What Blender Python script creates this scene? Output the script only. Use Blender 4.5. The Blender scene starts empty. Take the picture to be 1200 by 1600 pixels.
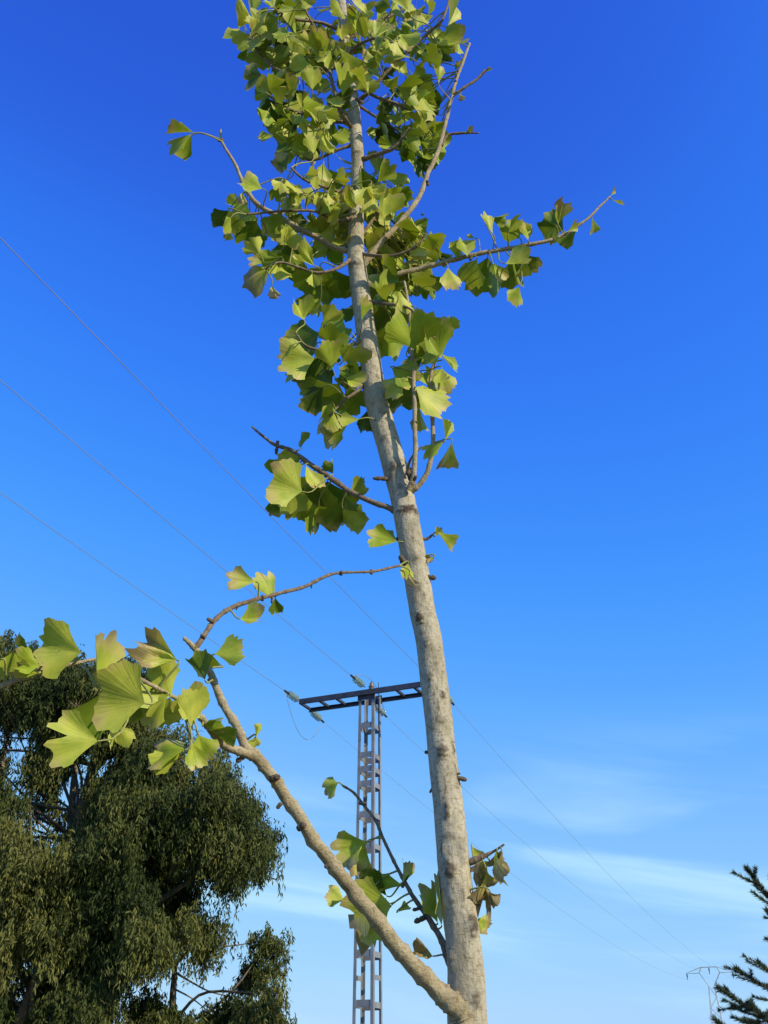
import bpy, math, random
import numpy as np
from mathutils import Vector, Matrix, noise as mnoise

random.seed(7)
rng = np.random.default_rng(7)
R = math.radians
scene = bpy.context.scene
col = scene.collection

# ------------------------------------------------------------------ camera
F = 1500.0                      # focal length in photo pixels (1200 x 1600)
PITCH = R(30)
EYE = Vector((0, 0, 1.6))
cam_d = bpy.data.cameras.new("camera")
cam = bpy.data.objects.new("camera", cam_d)
col.objects.link(cam)
cam.location = EYE
cam.rotation_euler = (R(90) + PITCH, 0, 0)
cam_d.sensor_fit = 'VERTICAL'
cam_d.sensor_height = 24
cam_d.lens = 24 * F / 1600
cam_d.clip_start = 0.02
cam_d.clip_end = 20000
scene.camera = cam
scene.render.resolution_x, scene.render.resolution_y = 768, 1024

# ------------------------------------------------------------------ sun + sky
SUN_EL = R(30)
SUN_AZ = R(128)                 # clockwise from +Y: to the right and behind the camera
s_dir = Vector((math.sin(SUN_AZ) * math.cos(SUN_EL), math.cos(SUN_AZ) * math.cos(SUN_EL), math.sin(SUN_EL)))
sd = bpy.data.lights.new("sun", 'SUN')
sd.energy = 5.0
sd.angle = R(0.53)
sd.color = (1.0, 0.87, 0.62)
so = bpy.data.objects.new("sun", sd)
col.objects.link(so)
so.rotation_euler = (-s_dir).to_track_quat('-Z', 'Y').to_euler()
so.location = s_dir * 50

world = bpy.data.worlds.new("World")
scene.world = world
world.use_nodes = True
nt = world.node_tree
nt.nodes.clear()
N = lambda t, **k: nt.nodes.new(t)
def wl(a, b): nt.links.new(a, b)
out = N('ShaderNodeOutputWorld'); bg = N('ShaderNodeBackground')
sky = N('ShaderNodeTexSky'); sky.sky_type = 'NISHITA'; sky.sun_disc = False
sky.sun_elevation = SUN_EL; sky.sun_rotation = SUN_AZ
sky.air_density = 1.0; sky.dust_density = 0.4; sky.ozone_density = 2.5; sky.altitude = 50
# the phone's saturated rendering of the blue: per-channel contrast on the whole sky
sc_in = N('ShaderNodeVectorMath'); sc_in.operation = 'SCALE'; sc_in.inputs[3].default_value = 0.1
wl(sky.outputs[0], sc_in.inputs[0])
crv = N('ShaderNodeRGBCurve')
wl(sc_in.outputs[0], crv.inputs[1])
SKY_CURVES = [[(0, 0), (.058, .024), (.091, .047), (.122, .084), (.223, .235), (.49, .40), (1, .6)],
              [(0, 0), (.102, .110), (.122, .175), (.159, .262), (.209, .36), (.361, .546), (.617, .686), (1, .8)],
              [(0, 0), (.12, .42), (.198, .70), (.287, .97), (.36, 1.0), (.53, 1.0), (1, 1.0)]]
for i, P in enumerate(SKY_CURVES):
    c = crv.mapping.curves[i]
    while len(c.points) < len(P): c.points.new(0.5, 0.5)
    for q, (x, y) in zip(c.points, P): q.location = (x, y)
crv.mapping.extend = 'HORIZONTAL'
crv.mapping.update()
comb = N('ShaderNodeVectorMath'); comb.operation = 'SCALE'; comb.inputs[3].default_value = 10.0
wl(crv.outputs[0], comb.inputs[0])
CLOUD_OFF = (15.3, 20.7, 8.1)
# thin cirrus: noise on a high flat layer, seen in perspective
tc = N('ShaderNodeTexCoord'); sx = N('ShaderNodeSeparateXYZ'); wl(tc.outputs['Generated'], sx.inputs[0])
mr = N('ShaderNodeMapping'); mr.inputs['Rotation'].default_value = (0, R(-9), 0)
wl(tc.outputs['Generated'], mr.inputs[0])
mp = N('ShaderNodeMapping'); mp.inputs['Scale'].default_value = (2.0, 2.0, 15); mp.inputs['Location'].default_value = CLOUD_OFF
wl(mr.outputs[0], mp.inputs[0])
cn = N('ShaderNodeTexNoise'); cn.inputs['Scale'].default_value = 1.0; cn.inputs['Detail'].default_value = 5; cn.inputs['Roughness'].default_value = 0.52; cn.inputs['Distortion'].default_value = 0.7
wl(mp.outputs[0], cn.inputs['Vector'])
cr = N('ShaderNodeMapRange'); cr.interpolation_type = 'SMOOTHSTEP'
cr.inputs[1].default_value = 0.40; cr.inputs[2].default_value = 0.70; cr.inputs[3].default_value = 0; cr.inputs[4].default_value = 0.95
wl(cn.outputs[0], cr.inputs[0])
# the cirrus sheet lies low over the horizon and thins overhead
ce = N('ShaderNodeMapRange'); ce.interpolation_type = 'SMOOTHSTEP'
ce.inputs[1].default_value = 0.12; ce.inputs[2].default_value = 0.33; ce.inputs[3].default_value = 1; ce.inputs[4].default_value = 0
wl(sx.outputs[2], ce.inputs[0])
cm = N('ShaderNodeMath'); cm.operation = 'MULTIPLY'; wl(cr.outputs[0], cm.inputs[0]); wl(ce.outputs[0], cm.inputs[1])
mix = N('ShaderNodeMix'); mix.data_type = 'RGBA'; wl(cm.outputs[0], mix.inputs[0])
wl(comb.outputs[0], mix.inputs[6]); mix.inputs[7].default_value = (5.2, 8.4, 10.0, 1)
wl(mix.outputs[2], bg.inputs[0]); bg.inputs[1].default_value = 0.1
wl(bg.outputs[0], out.inputs[0])

scene.view_settings.view_transform = 'Standard'
scene.view_settings.look = 'None'
scene.view_settings.exposure = 0.0
scene.view_settings.gamma = 1.0
scene.view_settings.use_curve_mapping = False

# ------------------------------------------------------------------ helpers
CR, SR = math.cos(PITCH), math.sin(PITCH)
RIGHT = Vector((1, 0, 0)); UP = Vector((0, -SR, CR)); FWD = Vector((0, CR, SR))
def at(px, py, Y):
    """photo pixel -> world point standing Y metres in front of the camera"""
    a = (px - 600) / F; b = (800 - py) / F
    k = Y / (CR - b * SR)
    return Vector((a * k, Y, EYE.z + (SR + b * CR) * k))
def depth(p): return (p - EYE).dot(FWD)
def pix(p):
    q = p - EYE; d = q.dot(FWD)
    return 600 + F * q.x / d, 800 - F * q.dot(UP) / d
def metres(n, p): return n * depth(p) / F

def mesh_obj(name, verts, faces, mat, parent=None, smooth=True):
    me = bpy.data.meshes.new(name)
    me.from_pydata([tuple(v) for v in verts], [], faces)
    if smooth: me.polygons.foreach_set('use_smooth', [True] * len(me.polygons))
    me.update()
    me.materials.append(mat)
    o = bpy.data.objects.new(name, me)
    col.objects.link(o)
    if parent: o.parent = parent; 
    return o
def from_mesh(name, me, parent=None):
    o = bpy.data.objects.new(name, me); col.objects.link(o)
    if parent: o.parent = parent
    return o
def thing(name, label, cat, loc, group=None):
    o = bpy.data.objects.new(name, None); col.objects.link(o)
    o.location = loc; o.empty_display_size = 0.2
    tag(o, label, cat, group); return o
def tag(o, label, cat, group=None, kind=None):
    if label: o['label'] = label
    if cat: o['category'] = cat
    if group: o['group'] = group
    if kind: o['kind'] = kind
def spline(pts, n):
    """Catmull-Rom through (Vector, radius) -> n samples"""
    P = [p for p, r in pts]; Q = [r for p, r in pts]
    m = len(P) - 1
    res = []
    for i in range(n):
        t = i / (n - 1) * m; k = min(int(t), m - 1); u = t - k
        p0 = P[max(k - 1, 0)]; p1 = P[k]; p2 = P[k + 1]; p3 = P[min(k + 2, m)]
        v = 0.5 * ((2 * p1) + (p2 - p0) * u + (2 * p0 - 5 * p1 + 4 * p2 - p3) * u * u + (3 * p1 - p0 - 3 * p2 + p3) * u ** 3)
        res.append((v, Q[k] + (Q[k + 1] - Q[k]) * u))
    return res
def tube_data(pts, sides, origin=Vector((0, 0, 0)), ref=Vector((1, 0, 0)), rough=0.0, freq=40, cap=True):
    verts, faces = [], []
    n = len(pts); prev = ref
    for i, (p, r) in enumerate(pts):
        T = (pts[min(i + 1, n - 1)][0] - pts[max(i - 1, 0)][0])
        T = T.normalized() if T.length > 1e-9 else Vector((0, 0, 1))
        N1 = prev - T * prev.dot(T)
        if N1.length < 1e-4: N1 = Vector((0, 1, 0)) - T * T.y
        N1.normalize(); prev = N1; N2 = T.cross(N1)
        for k in range(sides):
            a = 2 * math.pi * k / sides
            d = N1 * math.cos(a) + N2 * math.sin(a)
            rr = r
            if rough: rr *= 1 + rough * mnoise.noise((p + d * r) * freq)
            verts.append(p + d * rr - origin)
    for i in range(n - 1):
        for k in range(sides):
            k2 = (k + 1) % sides
            faces.append((i * sides + k, i * sides + k2, (i + 1) * sides + k2, (i + 1) * sides + k))
    if cap:
        faces.append(tuple(range(sides - 1, -1, -1)))
        faces.append(tuple((n - 1) * sides + k for k in range(sides)))
    return verts, faces
def box_data(c, ax, ay, az, hx, hy, hz):
    v = []
    for sx_ in (-1, 1):
        for sy_ in (-1, 1):
            for sz_ in (-1, 1):
                v.append(c + ax * hx * sx_ + ay * hy * sy_ + az * hz * sz_)
    f = [(0, 1, 3, 2), (4, 6, 7, 5), (0, 4, 5, 1), (2, 3, 7, 6), (0, 2, 6, 4), (1, 5, 7, 3)]
    return v, f
def join(parts):
    V, Fc = [], []
    for v, f in parts:
        o = len(V); V += list(v); Fc += [tuple(i + o for i in q) for q in f]
    return V, Fc

# ------------------------------------------------------------------ materials
def mat_new(name):
    m = bpy.data.materials.new(name); m.use_nodes = True
    t = m.node_tree; b = t.nodes['Principled BSDF']
    return m, t, b
def node(t, typ, **kw):
    n = t.nodes.new(typ)
    for k, v in kw.items(): setattr(n, k, v)
    return n
def ramp(t, stops):
    r = t.nodes.new('ShaderNodeValToRGB')
    e = r.color_ramp.elements
    while len(e) < len(stops): e.new(0.5)
    for i, (p, c) in enumerate(stops): e[i].position = p; e[i].color = (*c, 1)
    return r
def mixc(t, fac, a, b, mode='MIX'):
    m = t.nodes.new('ShaderNodeMix'); m.data_type = 'RGBA'; m.blend_type = mode
    for sock, v in ((0, fac), (6, a), (7, b)):
        if hasattr(v, 'is_linked'): t.links.new(v, m.inputs[sock])
        else: m.inputs[sock].default_value = v if sock == 0 else (*v, 1)
    return m.outputs[2]

def bark_material(name, c1, c2, c3, scale, stretch):
    m, t, b = mat_new(name)
    tc = node(t, 'ShaderNodeTexCoord')
    mp = node(t, 'ShaderNodeMapping'); mp.inputs['Scale'].default_value = stretch
    t.links.new(tc.outputs['Object'], mp.inputs[0])
    n1 = node(t, 'ShaderNodeTexNoise'); n1.inputs['Scale'].default_value = scale; n1.inputs['Detail'].default_value = 6; n1.inputs['Roughness'].default_value = .62
    t.links.new(mp.outputs[0], n1.inputs['Vector'])
    n2 = node(t, 'ShaderNodeTexNoise'); n2.inputs['Scale'].default_value = scale * 6; n2.inputs['Detail'].default_value = 8; n2.inputs['Roughness'].default_value = .7
    t.links.new(mp.outputs[0], n2.inputs['Vector'])
    r1 = ramp(t, [(0.26, c2), (0.46, c1), (0.70, c3)])
    t.links.new(n1.outputs[0], r1.inputs[0])
    r2 = ramp(t, [(0.36, (0.60, 0.56, 0.50)), (0.54, (1, 1, 1))])
    t.links.new(n2.outputs[0], r2.inputs[0])
    base = mixc(t, 0.75, r1.outputs[0], r2.outputs[0], 'MULTIPLY')
    # horizontal lenticels
    n3 = node(t, 'ShaderNodeTexNoise'); n3.inputs['Scale'].default_value = scale * 3.2; n3.inputs['Detail'].default_value = 2
    mp3 = node(t, 'ShaderNodeMapping'); mp3.inputs['Scale'].default_value = (1, 1, 4.5)
    t.links.new(tc.outputs['Object'], mp3.inputs[0]); t.links.new(mp3.outputs[0], n3.inputs['Vector'])
    r3 = ramp(t, [(0.58, (0, 0, 0)), (0.66, (1, 1, 1))]); t.links.new(n3.outputs[0], r3.inputs[0])
    base = mixc(t, r3.outputs[0], base, mixc(t, 0.55, base, (0.16, 0.115, 0.07)))
    # scar colouring carried by the mesh
    at_ = node(t, 'ShaderNodeAttribute'); at_.attribute_name = 'scar'
    base = mixc(t, at_.outputs['Fac'], base, (0.085, 0.062, 0.042))
    t.links.new(base, b.inputs['Base Color'])
    b.inputs['Roughness'].default_value = 0.82
    b.inputs['Specular IOR Level'].default_value = 0.25
    add = node(t, 'ShaderNodeMath', operation='ADD'); t.links.new(n1.outputs[0], add.inputs[0]); t.links.new(n2.outputs[0], add.inputs[1])
    bp = node(t, 'ShaderNodeBump'); bp.inputs['Strength'].default_value = 0.85; bp.inputs['Distance'].default_value = 0.004
    t.links.new(add.outputs[0], bp.inputs['Height']); t.links.new(bp.outputs[0], b.inputs['Normal'])
    return m
M_TRUNK = bark_material('ginkgo_bark', (0.42, 0.38, 0.28), (0.27, 0.24, 0.17), (0.53, 0.485, 0.375), 26, (1, 1, 0.5))
M_BRANCH = bark_material('ginkgo_branch_bark', (0.39, 0.325, 0.20), (0.235, 0.185, 0.115), (0.50, 0.435, 0.30), 42, (1, 1, 1))
M_TWIG = bark_material('ginkgo_twig_bark', (0.24, 0.175, 0.12), (0.12, 0.085, 0.065), (0.38, 0.31, 0.22), 110, (1, 1, 1))
M_SPUR = bark_material('ginkgo_spur_bark', (0.16, 0.12, 0.085), (0.08, 0.06, 0.045), (0.27, 0.215, 0.15), 160, (1, 1, 1))
M_EUC_BARK = bark_material('eucalyptus_bark', (0.20, 0.16, 0.12), (0.10, 0.08, 0.065), (0.30, 0.25, 0.19), 1.6, (1, 1, 0.25))
M_CON_BARK = bark_material('conifer_bark', (0.13, 0.09, 0.06), (0.07, 0.05, 0.04), (0.2, 0.15, 0.1), 8, (1, 1, 0.4))

def leaf_material():
    m, t, b = mat_new('ginkgo_leaf')
    uv = node(t, 'ShaderNodeUVMap'); sp = node(t, 'ShaderNodeSeparateXYZ'); t.links.new(uv.outputs[0], sp.inputs[0])
    oi = node(t, 'ShaderNodeObjectInfo')
    dry = node(t, 'ShaderNodeAttribute', attribute_type='OBJECT'); dry.attribute_name = 'dry'
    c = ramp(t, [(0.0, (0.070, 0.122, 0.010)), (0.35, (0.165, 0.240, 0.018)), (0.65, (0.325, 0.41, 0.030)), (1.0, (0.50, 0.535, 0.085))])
    ga = node(t, 'ShaderNodeAttribute'); ga.attribute_name = 'lit_tone_pt'
    to = node(t, 'ShaderNodeAttribute', attribute_type='OBJECT'); to.attribute_name = 'lit_tone'  # per-leaf painted light: low is shaded green, high is sunlit yellow-green
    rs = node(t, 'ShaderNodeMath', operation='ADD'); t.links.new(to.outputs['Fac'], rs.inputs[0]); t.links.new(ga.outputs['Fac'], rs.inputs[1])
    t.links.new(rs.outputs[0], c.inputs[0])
    # fine fan veins
    cv = node(t, 'ShaderNodeCombineXYZ')
    mu = node(t, 'ShaderNodeMath', operation='MULTIPLY'); mu.inputs[1].default_value = 30; t.links.new(sp.outputs[0], mu.inputs[0])
    t.links.new(mu.outputs[0], cv.inputs[0]); t.links.new(sp.outputs[1], cv.inputs[1]); t.links.new(oi.outputs['Random'], cv.inputs[2])
    nv = node(t, 'ShaderNodeTexNoise'); nv.inputs['Scale'].default_value = 1.0; nv.inputs['Detail'].default_value = 2; t.links.new(cv.outputs[0], nv.inputs['Vector'])
    rv = ramp(t, [(0.35, (0.91, 0.93, 0.88)), (0.65, (1.04, 1.03, 1.02))]); t.links.new(nv.outputs[0], rv.inputs[0])
    base = mixc(t, 0.8, c.outputs[0], rv.outputs[0], 'MULTIPLY')
    # mottling
    tco = node(t, 'ShaderNodeTexCoord')
    va = node(t, 'ShaderNodeVectorMath', operation='ADD'); t.links.new(tco.outputs['Object'], va.inputs[0]); t.links.new(oi.outputs['Location'], va.inputs[1])
    nm = node(t, 'ShaderNodeTexNoise'); nm.inputs['Scale'].default_value = 2.6; nm.inputs['Detail'].default_value = 4; t.links.new(va.outputs[0], nm.inputs['Vector'])
    rm = ramp(t, [(0.36, (0.72, 0.80, 0.7)), (0.62, (1.1, 1.05, 1.0))]); t.links.new(nm.outputs[0], rm.inputs[0])
    base = mixc(t, 0.8, base, rm.outputs[0], 'MULTIPLY')
    # yellowing and browning that starts at the outer margin; amount carried by each leaf
    ed = node(t, 'ShaderNodeMath', operation='MULTIPLY_ADD'); t.links.new(nm.outputs[0], ed.inputs[0]); ed.inputs[1].default_value = 0.9; t.links.new(sp.outputs[1], ed.inputs[2])
    e2 = node(t, 'ShaderNodeMath', operation='MULTIPLY_ADD'); t.links.new(dry.outputs['Fac'], e2.inputs[0]); e2.inputs[1].default_value = 1.15; t.links.new(ed.outputs[0], e2.inputs[2])
    my = node(t, 'ShaderNodeMapRange', interpolation_type='SMOOTHSTEP'); my.inputs[1].default_value = 1.35; my.inputs[2].default_value = 1.75; t.links.new(e2.outputs[0], my.inputs[0])
    mb = node(t, 'ShaderNodeMapRange', interpolation_type='SMOOTHSTEP'); mb.inputs[1].default_value = 1.62; mb.inputs[2].default_value = 1.95; t.links.new(e2.outputs[0], mb.inputs[0])
    nsp = node(t, 'ShaderNodeTexNoise'); nsp.inputs['Scale'].default_value = 9.0; nsp.inputs['Detail'].default_value = 3; t.links.new(va.outputs[0], nsp.inputs['Vector'])
    rsp = ramp(t, [(0.66, (0, 0, 0)), (0.73, (1, 1, 1))]); t.links.new(nsp.outputs[0], rsp.inputs[0])
    base = mixc(t, rsp.outputs[0], base, mixc(t, 0.6, base, (0.30, 0.20, 0.06)))
    base = mixc(t, my.outputs[0], base, (0.50, 0.43, 0.14))
    base = mixc(t, mb.outputs[0], base, (0.31, 0.245, 0.12))
    t.links.new(base, b.inputs['Base Color'])
    b.inputs['Roughness'].default_value = 0.48
    b.inputs['Specular IOR Level'].default_value = 0.35
    bp = node(t, 'ShaderNodeBump'); bp.inputs['Strength'].default_value = 0.12; bp.inputs['Distance'].default_value = 0.02
    t.links.new(nv.outputs[0], bp.inputs['Height']); t.links.new(bp.outputs[0], b.inputs['Normal'])
    tr = node(t, 'ShaderNodeBsdfTranslucent')
    tcol = mixc(t, 1.0, base, (1.0, 0.98, 0.45), 'MULTIPLY')
    t.links.new(tcol, tr.inputs[0])
    ms = node(t, 'ShaderNodeMixShader'); ms.inputs[0].default_value = 0.27
    t.links.new(b.outputs[0], ms.inputs[1]); t.links.new(tr.outputs[0], ms.inputs[2])
    t.links.new(ms.outputs[0], t.nodes['Material Output'].inputs[0])
    return m
M_LEAF = leaf_material()
def plain(name, c, rough=0.6, metal=0.0, var=0.25, scale=8.0, spec=0.4):
    m, t, b = mat_new(name)
    tc = node(t, 'ShaderNodeTexCoord'); n = node(t, 'ShaderNodeTexNoise'); n.inputs['Scale'].default_value = scale; n.inputs['Detail'].default_value = 5
    t.links.new(tc.outputs['Object'], n.inputs['Vector'])
    lo = tuple(x * (1 - var) for x in c); hi = tuple(x * (1 + var) for x in c)
    r = ramp(t, [(0.35, lo), (0.65, hi)]); t.links.new(n.outputs[0], r.inputs[0])
    t.links.new(r.outputs[0], b.inputs['Base Color'])
    b.inputs['Roughness'].default_value = rough; b.inputs['Metallic'].default_value = metal; b.inputs['Specular IOR Level'].default_value = spec
    return m
M_PETIOLE = plain('petiole', (0.26, 0.26, 0.07), 0.5, var=.3, scale=30)
M_STEEL = plain('galvanised_steel', (0.235, 0.245, 0.265), 0.55, 0.25, .18, 3)
M_ARM = plain('dark_arm_steel', (0.045, 0.05, 0.075), 0.5, 0.2, .25, 4)  # crossarm steel, darker and bluer than the legs
M_WIRE = plain('aluminium_conductor', (0.30, 0.29, 0.30), 0.6, 0.3, .1, 2)
M_FITTING = plain('fitting_steel', (0.06, 0.055, 0.055), 0.5, 0.3)
def glass_mat():
    m, t, b = mat_new('toughened_glass')
    b.inputs['Base Color'].default_value = (0.55, 0.75, 0.70, 1); b.inputs['Roughness'].default_value = 0.08
    b.inputs['Transmission Weight'].default_value = 0.75; b.inputs['IOR'].default_value = 1.5
    return m
M_GLASS = glass_mat()
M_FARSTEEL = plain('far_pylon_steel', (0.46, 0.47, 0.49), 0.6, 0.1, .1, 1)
def foliage_mat(name, stops, trans=0.12, rough=0.45):
    m, t, b = mat_new(name)
    a = node(t, 'ShaderNodeAttribute'); a.attribute_name = 'tone'
    r = ramp(t, stops); t.links.new(a.outputs['Fac'], r.inputs[0])
    t.links.new(r.outputs[0], b.inputs['Base Color']); b.inputs['Roughness'].default_value = rough; b.inputs['Specular IOR Level'].default_value = 0.12
    tr = node(t, 'ShaderNodeBsdfTranslucent'); t.links.new(r.outputs[0], tr.inputs[0])
    ms = node(t, 'ShaderNodeMixShader'); ms.inputs[0].default_value = trans
    t.links.new(b.outputs[0], ms.inputs[1]); t.links.new(tr.outputs[0], ms.inputs[2]); t.links.new(ms.outputs[0], t.nodes['Material Output'].inputs[0])
    return m
M_EUC = foliage_mat('eucalyptus_leaf', [(0, (0.030, 0.046, 0.014)), (0.5, (0.074, 0.093, 0.026)), (1, (0.165, 0.17, 0.05))], 0.14, 0.62)
M_CON = foliage_mat('conifer_needle', [(0, (0.045, 0.075, 0.05)), (0.5, (0.08, 0.12, 0.075)), (1, (0.15, 0.16, 0.09))], 0.2)

# ------------------------------------------------------------------ ground
def ground():
    m, t, b = mat_new('dry_grass_field')
    tc = node(t, 'ShaderNodeTexCoord'); n = node(t, 'ShaderNodeTexNoise'); n.inputs['Scale'].default_value = 0.3; n.inputs['Detail'].default_value = 10; n.inputs['Roughness'].default_value = .65
    t.links.new(tc.outputs['Object'], n.inputs['Vector'])
    r = ramp(t, [(0.35, (0.055, 0.07, 0.025)), (0.5, (0.12, 0.115, 0.05)), (0.68, (0.22, 0.18, 0.10))]); t.links.new(n.outputs[0], r.inputs[0])
    t.links.new(r.outputs[0], b.inputs['Base Color']); b.inputs['Roughness'].default_value = 0.95
    bp = node(t, 'ShaderNodeBump'); bp.inputs['Distance'].default_value = 0.05; t.links.new(n.outputs[0], bp.inputs['Height']); t.links.new(bp.outputs[0], b.inputs['Normal'])
    S = 6000
    o = mesh_obj('ground', [(-S, -S, 0), (S, -S, 0), (S, S, 0), (-S, S, 0)], [(0, 1, 2, 3)], m, smooth=False)
    o['kind'] = 'structure'
ground()

# ------------------------------------------------------------------ power line
AZ = R(23)
E_W = Vector((math.sin(AZ), math.cos(AZ), 0))       # along the line, away from the camera
E_C = Vector((math.cos(AZ), -math.sin(AZ), 0))      # along the crossarm, to the right
Z = Vector((0, 0, 1))
TC = at(578, 1088, 27.0)                             # crossarm level on the pylon axis
TOPZ = TC.z
def half(z): return 0.2425 + (0.285 - 0.2425) * (TOPZ - z) / 8.6
ARM = 2.15; QB = 0.34
att = {}                                             # conductor attachment points on the near pylon
def pylon():
    base = Vector((TC.x, TC.y, 0))
    root = thing('lattice_pylon', 'grey steel lattice pylon with a dark crossarm behind the young tree trunk', 'pylon', base)
    O = base
    def add(name, data, mat, parent=root, smooth=False):
        v, f = data
        return mesh_obj(name, [Vector(p) - O for p in v], f, mat, parent, smooth)
    ctr = lambda z: Vector((TC.x, TC.y, z))
    corner = lambda su, sv, z: ctr(z) + E_C * su * half(z) + E_W * sv * half(z)
    zt = TOPZ + 0.02
    # four angle-section legs
    for su in (-1, 1):
        for sv in (-1, 1):
            a = corner(su, sv, 0.0); b = corner(su, sv, zt)
            V = []
            w, th = 0.085, 0.011
            prof = [(0, 0), (w, 0), (w, th), (th, th), (th, w), (0, w)]
            for P in (a, b):
                for (i, j) in prof: V.append(P - E_C * su * i - E_W * sv * j)
            Fc = [(k, (k + 1) % 6, 6 + (k + 1) % 6, 6 + k) for k in range(6)] + [tuple(range(6)), tuple(range(11, 5, -1))]
            add('leg', (V, Fc), M_STEEL)
    # batten plates, read off the near face, plus the unseen ones below the frame
    rows = [1133, 1179, 1201, 1224, 1272, 1320, 1371, 1430, 1489, 1568]
    zs = [at(574, r, 26.78).z for r in rows]
    zs += [1.15, 0.3]
    for k, z in enumerate(zs):
        hh = 0.085
        h = half(z)
        for sv in (-1, 1):
            zz_ = z if sv < 0 else z - 0.05
            add('batten', box_data(ctr(zz_) + E_W * sv * (h - 0.016), E_C, E_W, Z, h - 0.014, 0.004, hh), M_STEEL)
        for su in (-1, 1):
            add('batten', box_data(ctr(z - 0.03) + E_C * su * (h - 0.016), E_C, E_W, Z, 0.004, h - 0.022, hh * .8), M_STEEL)
    z = at(574, 1527, 26.78).z; h = half(z)
    for su in (-1, 1):
        add('batten', box_data(ctr(z) + E_C * su * (h - 0.016), E_C, E_W, Z, 0.004, h - 0.022, 0.06), M_STEEL)
    # crossarm: two channel beams with ties between, a collar on the tower head
    for sv, hh in ((-1, 0.075), (1, 0.06)):
        c = ctr(TOPZ + (0.02 if sv < 0 else -0.05)) + E_W * sv * QB
        web = box_data(c, E_C, E_W, Z, ARM, 0.006, hh)
        fl1 = box_data(c + Z * (hh - .005) - E_W * sv * 0.036, E_C, E_W, Z, ARM, 0.03, 0.005)
        fl2 = box_data(c - Z * (hh - .005) - E_W * sv * 0.036, E_C, E_W, Z, ARM, 0.03, 0.005)
        add('crossarm_beam', join([web, fl1, fl2]), M_ARM)
    for u in (-ARM + 0.04, -1.5, -0.95, 0.95, 1.5, ARM - 0.04):
        add('crossarm_tie', box_data(ctr(TOPZ - 0.02) + E_C * u, E_C, E_W, Z, 0.035, QB - 0.01, 0.035), M_ARM)
    for sv in (-1, 1):
        add('head_plate', box_data(ctr(TOPZ - 0.05) + E_W * sv * 0.262, E_C, E_W, Z, 0.27, 0.006, 0.13), M_ARM)
    # strain insulators: shackle, three glass discs, clamp
    disc = []
    prof = [(0.0, 0.025), (0.012, 0.05), (0.03, 0.10), (0.045, 0.108), (0.05, 0.095), (0.058, 0.04), (0.075, 0.022)]
    def lathe(prof, o, d, n=14):
        d = d.normalized(); s = d.orthogonal().normalized(); q = d.cross(s)
        V = [o + d * a + (s * math.cos(2 * math.pi * k / n) + q * math.sin(2 * math.pi * k / n)) * r for a, r in prof for k in range(n)]
        Fc = [(i * n + k, i * n + (k + 1) % n, (i + 1) * n + (k + 1) % n, (i + 1) * n + k) for i in range(len(prof) - 1) for k in range(n)]
        Fc += [tuple(range(n - 1, -1, -1)), tuple((len(prof) - 1) * n + k for k in range(n))]
        return V, Fc
    def insulator(P, d, key, n=4):
        d = d.normalized()
        rod = tube_data([(P - d * 0.04, 0.016), (P + d * 0.86, 0.014)], 8)
        clamp = box_data(P + d * 0.80, d, d.orthogonal().normalized(), d.cross(d.orthogonal()).normalized(), 0.11, 0.028, 0.035)
        ins = add('insulator', join([rod, clamp]), M_FITTING)
        for k in range(n):
            v, f = lathe(prof, P + d * (0.16 + 0.13 * k), d)
            dsc = mesh_obj('glass_disc', [p - O for p in v], f, M_GLASS, ins)
        att[key] = P + d * 0.86
        return ins
    for nm, u in (('l', -ARM + 0.02), ('c', -0.02), ('r', ARM - 0.02)):
        zl = TOPZ + 0.02
        up = 0.16 if nm == 'c' else 0.0
        insulator(ctr(zl + up) + E_C * u - E_W * (QB + 0.03), -E_W + Z * 0.03 - E_C * 0.0, nm + 'n')
        insulator(ctr(TOPZ - 0.05 - up * 0.6) + E_C * u + E_W * (QB + 0.03), E_W - Z * 0.09, nm + 'f')
    # pin insulator on the tower head with its short stem
    p0 = ctr(TOPZ + 0.03) + E_C * 0.05
    stem = tube_data([(p0, 0.02), (p0 + Z * 0.42, 0.016)], 8)
    pi = add('pin_insulator', stem, M_FITTING)
    v, f = lathe([(0, .03), (.02, .09), (.06, .095), (.08, .05), (.10, .085), (.14, .09), (.17, .05), (.2, .06), (.24, .05), (.27, .02)], p0 + Z * 0.13, Z)
    mesh_obj('porcelain', [q - O for q in v], f, plain('brown_porcelain', (0.16, 0.13, 0.10), 0.2), pi)
    add('bolt_rod', tube_data([(p0 + E_C * 0.22 - Z * .05, 0.012), (p0 + E_C * 0.22 + Z * 0.36, 0.01)], 6), M_FITTING)
    # jumper loops under each arm
    for nm, drop in (('l', 0.95), ('c', None), ('r', 0.95)):
        A, B = att[nm + 'n'], att[nm + 'f']
        if drop:
            pts = [A.lerp(B, t) - Z * drop * 4 * t * (1 - t) - E_C * 0.0 for t in [i / 16 for i in range(17)]]
        else:
            pts = [A.lerp(B, t) + Z * 0.45 * 4 * t * (1 - t) + E_C * 0.1 * math.sin(math.pi * t) for t in [i / 16 for i in range(17)]]
        add('jumper_wire', tube_data([(p, 0.007) for p in pts], 6), M_WIRE, smooth=True)
pylon()

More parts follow.
